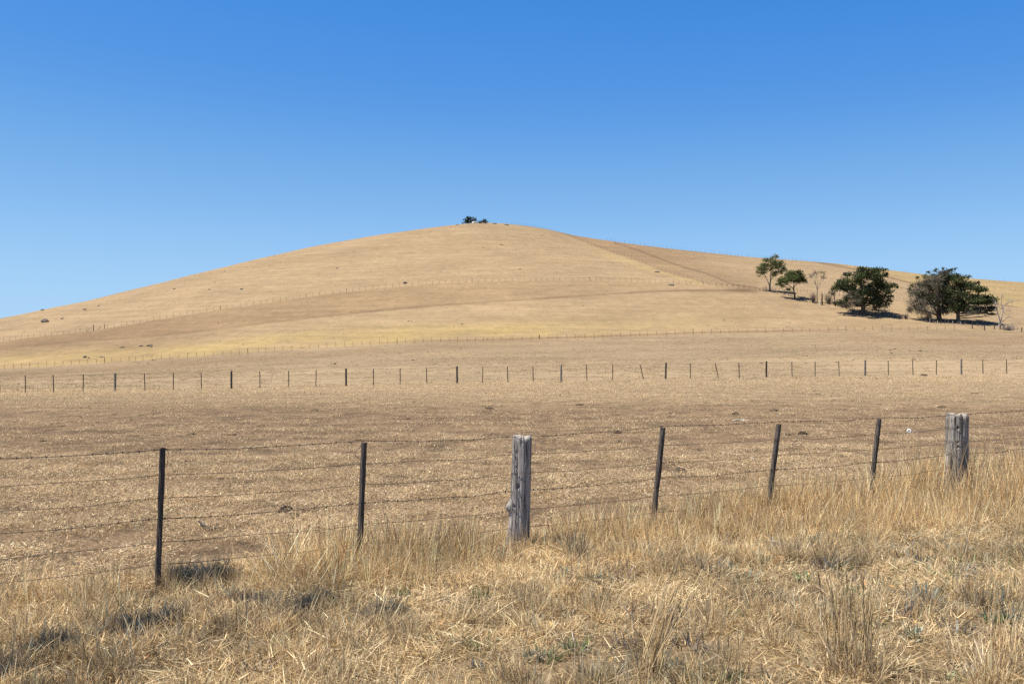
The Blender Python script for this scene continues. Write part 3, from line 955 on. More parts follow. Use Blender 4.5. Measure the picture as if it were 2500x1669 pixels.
def tree(name, label, cat, base_px, zs, origin, base_zoom, pads, pal, leaf, dens, bark, trunk, depth_k=.75, trunk_r=.3, twig_pads=(), twig_pal=None, group=None, droop=0., extra=1, elong=1.7, seed=1, limbs_from=.35, limb_r=.10, shellp=.55, limb_every=1, sink=0.):
    rg = np.random.default_rng(seed)
    bx, by, bz = place(*base_px)
    m = zs * by / F                                   # metres per zoomed pixel at the tree's distance
    e = empty(name, (bx, by, bz - sink)); tag(e, label, cat, group)
    ux, uz = base_zoom
    def loc(cx, cz, dy=0.): return np.array([(cx - ux) * m, dy, (uz - cz) * m])
    P = np.array([loc(p[0], p[1]) for p in list(pads) + list(twig_pads)])
    xc, half = (P[:, 0].min() + P[:, 0].max()) / 2, max(.8, (P[:, 0].max() - P[:, 0].min()) / 2)
    # trunk stems
    mb = MB()
    stems = []
    for si, st in enumerate(trunk):
        pts = np.array([loc(c[0], c[1], (c[2] if len(c) > 2 else 0) * m) for c in st])
        t = np.linspace(0, 1, 4 * len(pts)); src = np.linspace(0, 1, len(pts))
        Q = np.stack([np.interp(t, src, pts[:, i]) for i in range(3)], 1)
        Q += rg.normal(0, .02, Q.shape); Q[0] = pts[0] - np.array([0, 0, .3])
        r = trunk_r * (1 if si == 0 else .5) * (1 - .75 * t) * (1 + (.55 if si == 0 else 0) * np.exp(-t * 14))
        mb.tube(Q, r, 9)
        stems.append((Q, r))
    mb.build('trunk', bark, e, smooth=True)
    main = np.concatenate([q for q, r in stems])
    lb = MB(); tw = MB()
    cents = []
    for kind, lst in ((0, pads), (1, twig_pads)):
        for pi, p in enumerate(lst):
            c = loc(p[0], p[1])
            u = np.clip(abs(c[0] - xc) / half, 0, 1)
            dmax = half * depth_k * math.sqrt(max(.08, 1 - u * u))
            for q in range(1 + (extra if (u < .9) else 0)):
                dy = rg.uniform(-1, 1) * dmax if q else rg.uniform(-.7, .55) * dmax
                cc = c + np.array([rg.normal(0, .12) * p[2] * m, dy, rg.normal(0, .10) * p[3] * m])
                cents.append((kind, cc, p[2] * m, p[3] * m))
                if (pi % limb_every) == 0:
                    okz = main[main[:, 2] < max(cc[2] - .1, main[:, 2].min() + .6)]
                    okz = okz[okz[:, 2] > okz[:, 2].max() * limbs_from] if len(okz) else main
                    s0 = okz[np.argmin(np.linalg.norm(okz - cc, axis=1) + rg.uniform(0, 1.2, len(okz)))]
                    L = limb(s0, cc, rg)
                    lb.tube(L, np.linspace(limb_r * rg.uniform(.6, 1.1), .02, len(L)), 5, cap=False)
                    for _ in range(3):
                        j = rg.integers(2, len(L))
                        tip = cc + rg.normal(0, .55, 3) * np.array([p[2] * m, p[2] * m, p[3] * m])
                        lb.tube(limb(L[j], tip, rg, n=3), [.035, .025, .012], 4, cap=False)
    lb.build('branches', bark, e)
    VV, FF, CC = [], [], []; n0 = 0
    for kind, cc, rx, rz in cents:
        if kind == 0:
            n = max(14, int(dens * rx * rz))
            V, Fq = leaf_cloud(cc, np.array([rx, rx * .9, rz]) * 1.12, n, leaf, rg, elong, shellp, droop)
            tone = pal[rg.integers(len(pal))] * rg.uniform(.8, 1.2)
            col = np.clip(tone * (1 + rg.normal(0, .22, (n, 1))), .004, .5)
            VV.append(V); FF.append(Fq + n0); CC.append(np.repeat(col, 4, axis=0)); n0 += len(V)
        else:
            n = int(45 + 46 * rx * rz)
            for _ in range(n):
                d = rg.normal(0, 1, 3); d /= np.linalg.norm(d)
                a = cc + d * rg.random() ** .5 * np.array([rx, rx, rz]) * .8
                b_ = a + (d * .5 + rg.normal(0, .5, 3) + np.array([0, 0, -.1 - droop])) * rg.uniform(.5, 1.1)
                tone = twig_pal[rg.integers(len(twig_pal))]
                tw.tube(limb(a, b_, rg, n=3), [.034, .028, .016], 3, cap=False, c=tone)
    if VV:
        o = mesh_obj('crown', np.concatenate(VV), np.concatenate(FF), M['leaf'], e, np.concatenate(CC))
    if tw.v:
        tw.build('dead_twigs', M['twig'], e)
    return e

CYP = np.array([[.086, .102, .044], [.068, .084, .038], [.108, .118, .052], [.052, .066, .033], [.096, .100, .056]])
GUM = np.array([[.135, .155, .055], [.105, .130, .048], [.165, .18, .07], [.085, .105, .045], [.12, .13, .062]])
GUMD = np.array([[.098, .128, .046], [.080, .108, .040], [.12, .142, .055], [.066, .085, .035]])
TWG = np.array([[.165, .150, .115], [.115, .106, .080], [.21, .19, .155], [.085, .078, .058]])
OLIVE = np.array([[.095, .092, .028], [.075, .078, .026]])

Z7 = 300 / 2349.; O7 = (1950, 630)
cyp_pads = [(1100,215,60,35),(1180,250,120,50),(1330,240,130,45),(1480,240,110,40),(1590,235,70,40),(1620,330,50,45),(1010,290,60,50),(1050,360,110,60),(1200,350,120,70),(1350,330,120,60),(1500,340,120,60),
 (860,420,80,40),(930,430,120,60),(1080,450,130,70),(1450,450,110,80),(1560,480,120,80),(740,510,60,40),(820,520,120,60),(960,530,130,60),(1100,560,100,60),(1300,540,90,60),(1480,570,130,70),(1620,560,90,60),
 (1720,520,60,40),(1800,530,80,35),(1850,560,40,40),(1720,600,30,30),(650,590,50,35),(900,600,100,50),(1050,660,100,60),(1230,660,110,70),(1400,680,130,70),(1560,660,110,60),(1680,660,40,30),
 (1100,740,110,60),(1300,760,120,60),(1480,760,130,60),(1620,730,90,50),(1720,740,40,25),(850,770,60,50),(820,830,70,50),(740,870,70,40),(680,900,40,25),(1150,850,120,50),(1350,830,120,60),(1500,850,100,60),
 (1620,820,80,60),(1600,900,70,50),(1520,920,40,50)]
tree('cypress_tree', 'broad dark cypress with layered crown and thick pale trunk standing alone', 'tree', (2107, 767), Z7, O7, (1230, 1075), cyp_pads, CYP, .24, 175, M['bark_dark'],
     [[(1230,1075),(1230,900),(1215,700),(1190,420),(1180,300)], [(1250,900),(1330,700),(1400,520),(1440,330)], [(1220,880),(1050,720),(900,640),(760,560)]], trunk_r=.62, extra=1, seed=5, elong=2.0,
     twig_pads=[(950,720,120,60),(1000,820,120,50),(1560,940,90,40),(900,880,100,40),(1250,480,80,60)], twig_pal=TWG, limb_r=.16)

Z8 = 320 / 2349.; O8 = (2180, 640)
gp = [(850,120,30,30),(730,160,40,30),(1020,130,40,25),(950,170,70,30),(870,260,120,60),(980,270,120,70),(800,330,100,60),(900,400,120,70),(330,420,50,35),(480,270,50,20),(640,240,40,30),(1100,240,70,40),(700,760,80,60),
      (960,380,90,70),(1010,300,70,50),(960,470,90,80),(1000,570,90,80),(930,640,90,80),(760,470,80,70),(880,520,90,80),(620,450,60,50),(300,490,40,25),(560,420,90,50),(470,580,70,50),(620,640,90,60),(700,330,70,40)]
gt = [(600,300,130,60),(520,380,120,70),(650,420,140,90),(450,480,120,70),(400,540,110,60),(560,560,150,90),(750,550,140,100),(330,600,70,60),(450,680,140,80),(600,720,140,90),(300,720,80,50),(420,790,130,60),(560,830,130,60),
      (350,850,60,50),(480,880,110,50),(600,900,110,60),(760,700,110,100),(860,600,120,120),(800,850,90,80),(900,880,90,60),(750,300,120,80),(900,200,120,60),(700,640,120,80)]
tree('dying_tree', 'half bare grey twiggy conifer left of the dark spreading cypress', 'tree', (2293, 784), Z8, O8, (830, 1060), gp, np.concatenate([CYP, np.array([[.095, .098, .062], [.082, .086, .052], [.070, .078, .044]])]), .23, 190, M['bark_brown'],
     [[(830,1060),(830,900),(800,650),(850,350),(880,180)], [(820,930),(650,700),(480,500),(380,440)], [(840,900),(960,600),(1000,300)], [(815,960),(600,880),(420,840)]], trunk_r=.6, extra=1, seed=8,
     twig_pads=gt, twig_pal=TWG, limb_r=.13)
cp2 = [(1150,260,90,50),(1280,280,70,40),(1100,340,110,60),(1230,380,120,60),(1420,390,100,50),(1480,380,50,30),(1330,460,130,70),(1480,490,100,50),(1580,510,60,30),(1150,470,110,80),(1250,560,120,50),(1100,560,100,80),
       (1200,640,130,50),(1380,620,130,60),(1530,620,120,50),(1640,640,100,50),(1740,680,80,40),(1790,680,40,20),(1150,700,130,60),(1350,700,140,60),(1520,720,140,60),(1680,730,110,50),(1000,690,110,60),(930,740,110,50),
       (1200,780,130,40),(1050,760,110,40),(1600,820,130,40),(1740,820,100,40),(1700,870,100,30),(1600,900,120,30),(1730,930,80,20),(1000,820,100,60),(1120,830,100,50),(1260,820,120,50),(1420,830,110,60),(1350,880,120,40),(950,880,80,50)]
tree('cypress_tree', 'dark green cypress with flat spreading boughs on the right of the twiggy conifer', 'tree', (2339, 787), Z8, O8, (1165, 1080), cp2, CYP, .24, 180, M['bark_dark'],
     [[(1165,1080),(1165,900),(1170,700),(1180,450),(1190,300)], [(1170,900),(1300,760),(1500,700),(1650,680)], [(1150,930),(1060,800),(1000,720)]], trunk_r=.5, extra=1, seed=9, elong=2.0,
     twig_pads=[(1400,900,140,30),(1000,860,90,40),(1480,850,120,30),(1250,900,120,30)], twig_pal=TWG, limb_r=.15)

Z1 = 250 / 2349.; O1 = (1800, 600)
ep = [(850,250,80,40),(930,240,30,40),(640,330,90,50),(740,320,80,50),(870,350,80,50),(990,380,70,50),(600,430,90,50),(700,430,100,50),(850,430,110,60),(1000,450,90,60),(520,520,90,60),(640,540,90,60),(780,520,80,50),
      (920,500,80,40),(1080,520,60,60),(1130,550,40,40),(470,590,60,50),(560,620,70,40),(620,600,60,40),(500,690,40,30),(880,600,90,50),(980,590,60,50),(850,660,60,40),(1020,630,25,25)]
tree('gum_tree', 'tall open gum tree with two pale forking stems, highest of the group', 'tree', (1880, 711), Z1, O1, (755, 1040), ep, GUM, .20, 175, M['bark_gum'],
     [[(755,1040),(750,900),(770,760),(775,600),(800,420),(850,290)], [(745,930),(700,800),(650,690),(590,560)], [(770,770),(860,680),(960,560)], [(660,700),(600,620),(520,540)]], trunk_r=.26, extra=1, seed=12, droop=.5, depth_k=.7, limb_r=.07,
     limbs_from=.5)
rp = [(1250,590,100,40),(1380,600,90,40),(1150,660,110,60),(1280,660,130,60),(1420,650,90,60),(1100,740,110,60),(1240,740,130,70),(1380,730,120,70),(1480,740,60,60),(1000,770,60,60),(1530,800,60,60),(1440,800,110,50),(1080,820,100,60),
      (950,810,60,60),(980,880,60,40),(1180,810,80,50),(1300,810,60,40),(1580,830,30,25),(900,880,25,30),(1000,930,50,40),(1150,1000,60,30)]
tree('gum_tree', 'rounded umbrella shaped gum with one dark leaning trunk', 'tree', (1941, 728), Z1, O1, (1325, 1200), rp, GUMD, .20, 185, M['bark_brown'],
     [[(1325,1200),(1310,1080),(1290,950),(1300,880),(1290,760)], [(1295,950),(1380,860),(1480,810)], [(1290,980),(1180,900),(1050,840)]], trunk_r=.24, extra=1, seed=14, depth_k=.8, limb_r=.07, limbs_from=.6)
tree('gum_sapling', 'thin bare stemmed gum sapling with one small leafy top', 'tree', (1995, 739), Z1, O1, (1830, 1310), [(1930,610,60,30),(2000,620,50,40),(1860,600,40,20),(1985,655,40,22)], GUM, .17, 150, M['bark_gum'],
     [[(1830,1310),(1828,1150),(1832,1010),(1790,860),(1800,700),(1850,610)], [(1835,1010),(1890,900),(1925,760),(1950,640)], [(1832,990),(1850,850),(1820,740),(1830,640)], [(1780,860),(1720,740),(1690,690)], [(1920,770),(1985,700),(2000,640)]],
     trunk_r=.13, extra=0, seed=15, depth_k=.5, limb_r=.04, twig_pads=[(1770,630,80,40),(1700,690,50,30),(1960,720,60,30)], twig_pal=np.array([[.30, .25, .19], [.22, .18, .14]]), limbs_from=.6)
tree('gum_tree', 'small thin gum under the left boughs of the lone cypress', 'tree', (2038, 738), Z1, O1, (2240, 1290), [(2180,980,60,40),(2240,930,60,40),(2200,1090,60,50),(2290,890,60,40),(2270,1010,60,50)], GUMD, .18, 120, M['bark_gum'],
     [[(2240,1290),(2235,1150),(2230,1050),(2250,950)], [(2235,1150),(2190,1080),(2170,1000)]], trunk_r=.16, extra=1, seed=16, depth_k=.8, limb_r=.05, twig_pads=[(2150,1060,70,60)], twig_pal=TWG)

# bare dead tree at the right edge
def dead_tree():
    bx, by, bz = place(2442, 803)
    m = Z8 * by / F
    e = empty('dead_tree', (bx, by, bz)); tag(e, 'bleached leafless dead tree at the right end of the yard fence', 'tree')
    ux, uz = 1925, 1195
    rg = np.random.default_rng(4)
    br = [([(1925,1195),(1925,1110),(1910,1000),(1870,880),(1835,770),(1840,700)], .20), ([(1928,1080),(1950,960),(1975,850),(1990,780),(2050,740),(2130,690),(2200,680),(2250,690)], .15),
          ([(1975,850),(1955,740),(1950,630),(1975,560),(1985,540)], .08), ([(1950,640),(1930,590)], .04), ([(1960,1060),(2020,1020),(2080,980),(2150,965),(2170,1010)], .10), ([(2080,980),(2100,940)], .05),
          ([(1970,1110),(2050,1120),(2130,1080),(2230,1065),(2260,1090)], .09), ([(1930,1080),(1880,1140),(1815,1200)], .12), ([(1975,1100),(2060,1130),(2130,1170),(2180,1180)], .09), ([(2000,1110),(2020,1160),(2060,1200)], .07),
          ([(1870,880),(1840,860),(1790,850)], .05), ([(1840,760),(1800,700),(1860,740),(1930,760)], .05), ([(2050,740),(2060,690),(2070,650)], .05), ([(2130,690),(2150,720),(2180,760)], .05), ([(2000,900),(2060,860),(2100,880)], .05),
          ([(2130,1080),(2170,1120),(2190,1180)], .05), ([(1835,770),(1810,690)], .04)]
    for i, (pts, r) in enumerate(br):
        P = np.array([[(x - ux) * m, 0, (uz - z) * m] for x, z in pts])
        d = np.concatenate([[0], np.cumsum(rg.normal(0, .35, len(P) - 1))]) if i else np.zeros(len(P))
        P[:, 1] = d * .8
        P[0, 2] -= .15
        mb = MB()
        mb.tube(P, np.linspace(r, r * .3, len(P)), 6)
        for _ in range(5 if i else 0):
            j = rg.integers(1, len(P)); tip = P[j] + rg.normal(0, .5, 3) + np.array([0, 0, .25])
            mb.tube(limb(P[j], tip, rg, n=3), [.028, .02, .01], 4, cap=False)
        mb.build('trunk' if i == 0 else 'branch', M['dead_wood'], e, smooth=True)
dead_tree()

def roadside_gum():
    rg = np.random.default_rng(77)
    spots = [(118, 1590, 46), (152, 1588, 42), (318, 1556, 48), (336, 1540, 36), (402, 1528, 46), (440, 1518, 34), (478, 1412, 46), (505, 1424, 56), (545, 1408, 40), (620, 1472, 40), (650, 1482, 30),
             (745, 1498, 40), (770, 1476, 40), (805, 1462, 36), (925, 1510, 40), (968, 1502, 40)]
    bx, by = -6.6, 2.6
    e = empty('gum_tree', (bx, by, H1(bx, by))); tag(e, 'roadside gum leaning over the verge from the left, its leaf bunches shading the grass', 'tree')
    O = np.array(e.location)
    st = MB(); t = np.linspace(0, 1, 12)
    Q = np.stack([bx + .3 * np.sin(t * 3) + .5 * t, by + .9 * t + .1 * np.sin(t * 6), H1(bx, by) - .3 + 6.6 * t], 1) - O
    st.tube(Q, .20 * (1 - .7 * t) * (1 + .5 * np.exp(-t * 12)), 10); st.build('trunk', M['bark_gum'], e, smooth=True)
    lb = MB(); VV, FF, CC = [], [], []; n0 = 0
    for px, py, w in spots:
        x, y, z = place(px, py)
        hh = rg.uniform(5.0, 5.5)
        c = np.array([x, y, z]) + np.array(sdir) / sdir.z * hh - O
        r = w * y / F * .95
        j = rg.integers(6, 12)
        L = limb(Q[j], c, rg, .06, 6); lb.tube(L, np.linspace(.04, .008, 6), 5, cap=False)
        n = int(150 * (r / .09) ** 2)
        V, Fq = leaf_cloud(c, np.array([r * 1.1, r * 1.1, r * .9]), n, .034, rg, 3.4, .5, .8)
        VV.append(V); FF.append(Fq + n0); n0 += len(V)
        CC.append(np.repeat(GUM[rg.integers(len(GUM), size=n)] * rg.uniform(.8, 1.2, (n, 1)), 4, axis=0))
    lb.build('branches', M['bark_gum'], e)
    mesh_obj('crown', np.concatenate(VV), np.concatenate(FF), M['leaf'], e, np.concatenate(CC))
roadside_gum()

def twig_bush(label, px, py, w, h, pal, seed, n=90, name='bare_bush'):
    bx, by, bz = place(px, py)
    m = by / F
    rg = np.random.default_rng(seed)
    e = empty(name, (bx, by, bz)); tag(e, label, 'bush')
    st = MB(); tw = MB()
    for i in range(n):
        d = np.array([rg.normal(0, w * m * .3), rg.normal(0, w * m * .25), h * m * rg.uniform(.5, 1.05)])
        a = np.array([d[0] * .15, d[1] * .15, -.05])
        L = limb(a, d, rg, n=4)
        (st if i < n // 4 else tw).tube(L, [.04, .033, .025, .012], 3, cap=False, c=pal[rg.integers(len(pal))])
    st.build('stem', M['twig'], e); tw.build('twigs', M['twig'], e)
PUR = np.array([[.20, .16, .155], [.15, .12, .115], [.27, .22, .20]])
twig_bush('purplish bare twiggy bush at the foot of the thin sapling', 1986, 739, 17, 26, PUR, 21)
twig_bush('brownish bare bush between the burnt stump and the small gum', 2023, 742, 20, 26, TWG, 22)
twig_bush('grey bush of bare sticks against the twiggy conifer trunk', 2268, 785, 17, 22, TWG, 23, 120)
twig_bush('small low bare shrub in the gap between the big trees', 2211, 779, 8, 11, TWG, 24, 50)
twig_bush('fallen branch tangle left of the lone cypress', 2062, 750, 44, 11, TWG, 25, 110, 'brush_pile')
twig_bush('tangle of dead sticks below the bleached tree', 2462, 806, 36, 13, np.array([[.30, .27, .25], [.22, .20, .18]]), 26, 110, 'brush_pile')
# burnt stump and the white one beside it
def stump(name, label, px, py, h, r, mat, lean, seed):
    bx, by, bz = place(px, py); rg = np.random.default_rng(seed)
    e = empty(name, (bx, by, bz)); tag(e, label, 'stump')
    mb = MB(); t = np.linspace(0, 1, 7)
    P = np.stack([lean * h * t + rg.normal(0, .03, 7), rg.normal(0, .03, 7), -.2 + (h + .2) * t], 1)
    mb.tube(P, r * np.array([1.3, 1.1, 1, 1.05, .8, .7, .35]), 8); mb.build('trunk', mat, e, smooth=True)
    mb = MB(); mb.tube([P[5], P[5] + np.array([.2, 0, .15]), P[5] + np.array([.35, .05, .4])], [r * .4, r * .3, .02], 5); mb.build('branch', mat, e)
stump('burnt_stump', 'tall narrow blackened stump right of the sapling', 2007, 744.5, 3.4, .21, M['dung'], -.01, 1)
stump('pale_stump', 'short white bleached stump just left of the blackened one', 2002.5, 744.5, 1.2, .14, M['white_stone'], -.22, 2)
stump('broken_trunk', 'grey broken slanting snag under the right boughs of the lone cypress', 2180, 775, 1.0, .12, M['dead_wood'], .15, 3)

# summit clump
Z2 = 250 / 2349.; O2 = (1100, 500)
SUMM = np.array([[.038, .048, .022], [.030, .038, .020], [.050, .056, .026]])
tree('summit_bush', 'tallest dark bush at the left of the hilltop clump', 'bush', (1144, 545.5), Z2, O2, (410, 400), [(400,265,45,30),(450,290,60,50),(350,320,60,50),(420,340,90,55),(310,385,40,25),(480,350,50,50),(380,375,80,30)], SUMM, .34, 45, M['bark_brown'],
     [[(410,400),(410,340),(420,290)]], trunk_r=.18, extra=1, seed=31, limb_r=.06, group='bushes on the summit')
tree('summit_bush', 'greyish thin bush in the middle of the hilltop clump', 'bush', (1157, 545), Z2, O2, (560, 395), [(540,285,45,35),(590,310,50,50),(560,345,60,40),(600,360,50,25)], np.array([[.085, .072, .055], [.060, .058, .036]]), .30, 30, M['bark_brown'],
     [[(560,395),(560,330),(560,290)]], trunk_r=.12, extra=1, seed=32, limb_r=.05, group='bushes on the summit')
tree('summit_bush', 'rounded dark bush at the right end of the hilltop clump', 'bush', (1184, 545.5), Z2, O2, (795, 395), [(790,318,45,32),(800,355,80,30),(740,345,40,30)], SUMM, .32, 45, M['bark_brown'],
     [[(795,395),(795,340)]], trunk_r=.12, extra=1, seed=33, limb_r=.05, group='bushes on the summit')
tree('summit_bush', 'lowest small bush between the rocks of the hilltop clump', 'bush', (1172, 545.5), Z2, O2, (680, 395), [(680,355,50,25),(700,370,40,15)], SUMM, .28, 45, M['bark_brown'],
     [[(680,395),(680,360)]], trunk_r=.08, extra=1, seed=34, limb_r=.04, group='bushes on the summit')

# ------------------------------------------------------------------ rocks, droppings, litter
def lump(name, label, cat, px, py, size, mat, seed, group=None, sink=.25, rough=.22):
    x, y, z = place(px, py)
    rg = np.random.default_rng(seed)
    nu, nv = 14, 8
    sx, sy, sz = size
    th = np.arange(nu) / nu * 2 * np.pi; ph = np.linspace(.12, np.pi - .12, nv)
    T_, P_ = np.meshgrid(th, ph)
    r = 1 + rough * (np.sin(2 * T_ + rg.uniform(0, 6)) * .5 + np.sin(3 * T_ + 2 * P_ + rg.uniform(0, 6)) * .6 + rg.normal(0, .35, T_.shape))
    V = np.stack([r * np.sin(P_) * np.cos(T_) * sx, r * np.sin(P_) * np.sin(T_) * sy, (r * np.cos(P_) + 1 - 2 * sink) * sz], -1).reshape(-1, 3)
    f = [[i*nu+j, (i+1)*nu+j, (i+1)*nu+(j+1) % nu, i*nu+(j+1) % nu] for i in range(nv-1) for j in range(nu)]
    f.append([j for j in range(nu)]); f.append([(nv-1)*nu+j for j in range(nu)][::-1])
    o = mesh_obj(name, V, f, mat)
    o.location = (x, y, z); o.rotation_euler = (0, 0, rg.normal(0, .3))
    tag(o, label, cat, group)
    return o

DG = 'dung pats in the paddock'
dl = [(697, 1250, .085, .05, 'lumpy black dung pat halfway between the two left droppers'), (719, 1263, .05, .035, 'small upright dung clod just right of the lumpy black pat'),
      (750, 1250, .07, .02, 'flat dark dung smear beyond the lumpy black pat'),
      (1660, 1152, .10, .045, 'reddish dark dung heap right of the first dropper past the grey post'), (1736, 1151, .045, .03, 'small dark clod in front of the second leaning dropper'),
      (1508, 1057, .16, .04, 'broken dark pat left of the top of the first leaning dropper'), (1510, 1079, .14, .03, 'flat dark pat below the broken one by the first leaning dropper'),
      (1795, 1012, .16, .07, 'dark clod beyond the pale bone shaped debris'), (1960, 1060, .16, .06, 'dark dung heap just right of the second leaning dropper'), (1925, 1062, .14, .03, 'low flat dung pat left of the heap by the second leaning dropper'),
      (378, 1062, .22, .03, 'wide dark flat patch of dung above the leftmost dropper'), (1195, 998, .2, .05, 'wide dung pat above the grey round post'), (770, 1003, .2, .05, 'dark pat in the brown strip left of centre'),
      (1415, 989, .2, .05, 'dark pat in the brown strip right of the grey round post'), (1890, 1003, .24, .05, 'long dark pat above the second leaning dropper'), (2300, 995, .22, .05, 'dark oval pat just above the cracked post'),
      (1110, 1218, .09, .02, 'thin dark dung smear left of the grey round post'), (1370, 933.5, .3, .06, 'dark pat at the foot of a middle fence post'), (2255, 917, .35, .1, 'large dark clod under the middle fence on the right')]
for i, (px, py, s, h, lb) in enumerate(dl):
    lump('dung_pat', lb, 'dung', px, py, (s * (.9 if s < .11 else .66), s * (.7 if s < .11 else .46), h * (1.15 if s < .11 else .85)), M['dung'], 60 + i, DG, .35, .25)
lump('bone', 'pale bone shaped debris lying in the brown paddock strip', 'bone', 1805, 1027, (.19, .05, .03), M['pale_post'], 91, None, .3, .35)
lump('stone', 'small white stone left of the second leaning dropper', 'stone', 1838, 1121, (.035, .03, .03), M['white_stone'], 92, None, .3, .1)
# half buried stick
x, y, z = place(505, 1292)
e = empty('stick', (x, y, z)); tag(e, 'short forked broken stick on the soil right of the leftmost dropper', 'stick')
mb = MB(); mb.tube([[-.10, .02, .09], [-.04, 0, .04], [.03, -.01, .022], [.11, 0, .012]], [.008, .016, .022, .010], 6); mb.build('stem', M['dropper'], e)
mb = MB(); mb.tube([[-.02, 0, .03], [-.04, .01, .08], [-.07, .02, .10]], [.010, .008, .004], 5); mb.build('twig', M['pale_post'], e)

RG = 'rocks on the hill'
rk = [(110, 786, (1.6, .9, .75), 'large dark rock on the left flank of the hill'), (104, 757, (.75, .5, .38), 'dark rock breaking the skyline at the far left'), (207, 756, (.8, .5, .3), 'long low rock right of the skyline rock at far left'), (241, 747, (.45, .35, .25), 'small dark rock highest on the left flank'),
      (152, 778, (.7, .4, .22), 'flat brown rock right of the large dark one'), (207, 873, (.5, .4, .38), 'grey boulder in the yellow grass at lower left'), (217, 874, (.25, .25, .18), 'small rock touching the grey boulder'), (250, 872, (.55, .4, .15), 'low flat outcrop right of the grey boulder'),
      (299, 848, (.9, .5, .2), 'brown flat outcrop above the yellow grass on the left'), (345, 845, (.5, .4, .22), 'left knob of the double outcrop above yellow grass'), (366, 844, (.75, .45, .26), 'right slab of the double outcrop above yellow grass'), (370, 847, (.4, .3, .16), 'chip of rock below the double outcrop'),
      (989, 692, (.65, .5, .4), 'dark rock against the hillside fence near the middle'), (511, 707, (.5, .35, .2), 'left one of two small rocks on the open slope'), (590, 706, (.65, .4, .22), 'right one of two small rocks on the open slope'), (823, 655, (.4, .3, .25), 'lone speck of rock high on the open slope'),
      (1604, 665, (.9, .5, .3), 'rock left of the diagonal fence near its lower end'), (1639, 696.5, (1.0, .5, .3), 'dark rock on the hillside fence near the corner'), (1158, 541, (1.2, .9, .7), 'pale boulder in front of the hilltop bushes'), (1170, 544, (.6, .5, .5), 'dark boulder below the small hilltop bush'),
      (1205, 546.5, (.6, .5, .3), 'left low rock right of the hilltop bushes'), (1210, 547, (.5, .5, .3), 'second low rock right of the hilltop bushes'), (1237, 549.5, (.9, .6, .35), 'reddish low rock where the diagonal fence begins'), (1116, 546.5, (.35, .3, .3), 'tiny dark rock on the skyline left of the summit'),
      (1186, 543.5, (.4, .3, .35), 'dark rock under the rounded hilltop bush')]
for i, (px, py, s, lb) in enumerate(rk):
    pale = 'pale' in lb
    lump('rock', lb, 'rock', px, max(py, float(rowS(px)) + 1.2), s, M['white_stone'] if pale else M['rock'], 120 + i, RG, .35, .2)

# ------------------------------------------------------------------ grass (nobody could count it): scattered with geometry nodes
PROTO = bpy.data.collections.new('grass_prototypes')      # never linked to the scene
def scatter(name, protos, P, rot, scl, idx, label, cat):
    cname = bpy.data.collections.new(name + '_tufts')
    for i, (V, Fa, C, mat) in enumerate(protos):
        o = mesh_obj('tuft_%02d' % i, V, Fa, mat, None, C, link=False)
        o.name = '%s_tuft_%02d' % (name, i)
        cname.objects.link(o)
    me = bpy.data.meshes.new(name)
    n = len(P)
    me.vertices.add(n); me.vertices.foreach_set('co', np.asarray(P, np.float32).ravel())
    for nm, ty, key, arr in (('rot', 'FLOAT_VECTOR', 'vector', rot), ('scl', 'FLOAT_VECTOR', 'vector', scl), ('idx', 'INT', 'value', idx)):
        a = me.attributes.new(nm, ty, 'POINT')
        a.data.foreach_set(key, np.asarray(arr, np.int32 if ty == 'INT' else np.float32).ravel())
    me.update()
    ob = bpy.data.objects.new(name, me); COL.objects.link(ob)
    tag(ob, label, cat, kind='stuff')
    ng = bpy.data.node_groups.new(name + '_scatter', 'GeometryNodeTree')
    ng.interface.new_socket('Geometry', in_out='INPUT', socket_type='NodeSocketGeometry')
    ng.interface.new_socket('Geometry', in_out='OUTPUT', socket_type='NodeSocketGeometry')
    N = ng.nodes; L = ng.links
    gi, go = N.new('NodeGroupInput'), N.new('NodeGroupOutput')
    ci = N.new('GeometryNodeCollectionInfo'); ci.inputs['Collection'].default_value = cname
    ci.inputs['Separate Children'].default_value = True; ci.inputs['Reset Children'].default_value = True
    ip = N.new('GeometryNodeInstanceOnPoints'); ip.inputs['Pick Instance'].default_value = True
    def at(nm, ty):
        q = N.new('GeometryNodeInputNamedAttribute'); q.data_type = ty; q.inputs['Name'].default_value = nm
        return q.outputs[0]
    e2r = N.new('FunctionNodeEulerToRotation')
    L.new(at('rot', 'FLOAT_VECTOR'), e2r.inputs[0]); L.new(e2r.outputs[0], ip.inputs['Rotation'])
    L.new(at('scl', 'FLOAT_VECTOR'), ip.inputs['Scale']); L.new(at('idx', 'INT'), ip.inputs['Instance Index'])
    L.new(gi.outputs[0], ip.inputs['Points']); L.new(ci.outputs[0], ip.inputs['Instance']); L.new(ip.outputs[0], go.inputs[0])
    md = ob.modifiers.new('scatter', 'NODES'); md.node_group = ng
    return ob

def wedge(n, y0, y1, side=1.25, power=1.):
    """points in the view wedge and a margin to each side, uniform per area (power 1) or denser close by"""
    u = rng.random(n)
    Y = np.sqrt(y0 ** 2 + u * (y1 ** 2 - y0 ** 2)) if power == 1. else y0 * (y1 / y0) ** u
    X = (rng.random(n) * 2 - 1) * .515 * side * Y + rng.normal(0, .4, n)
    return X, Y

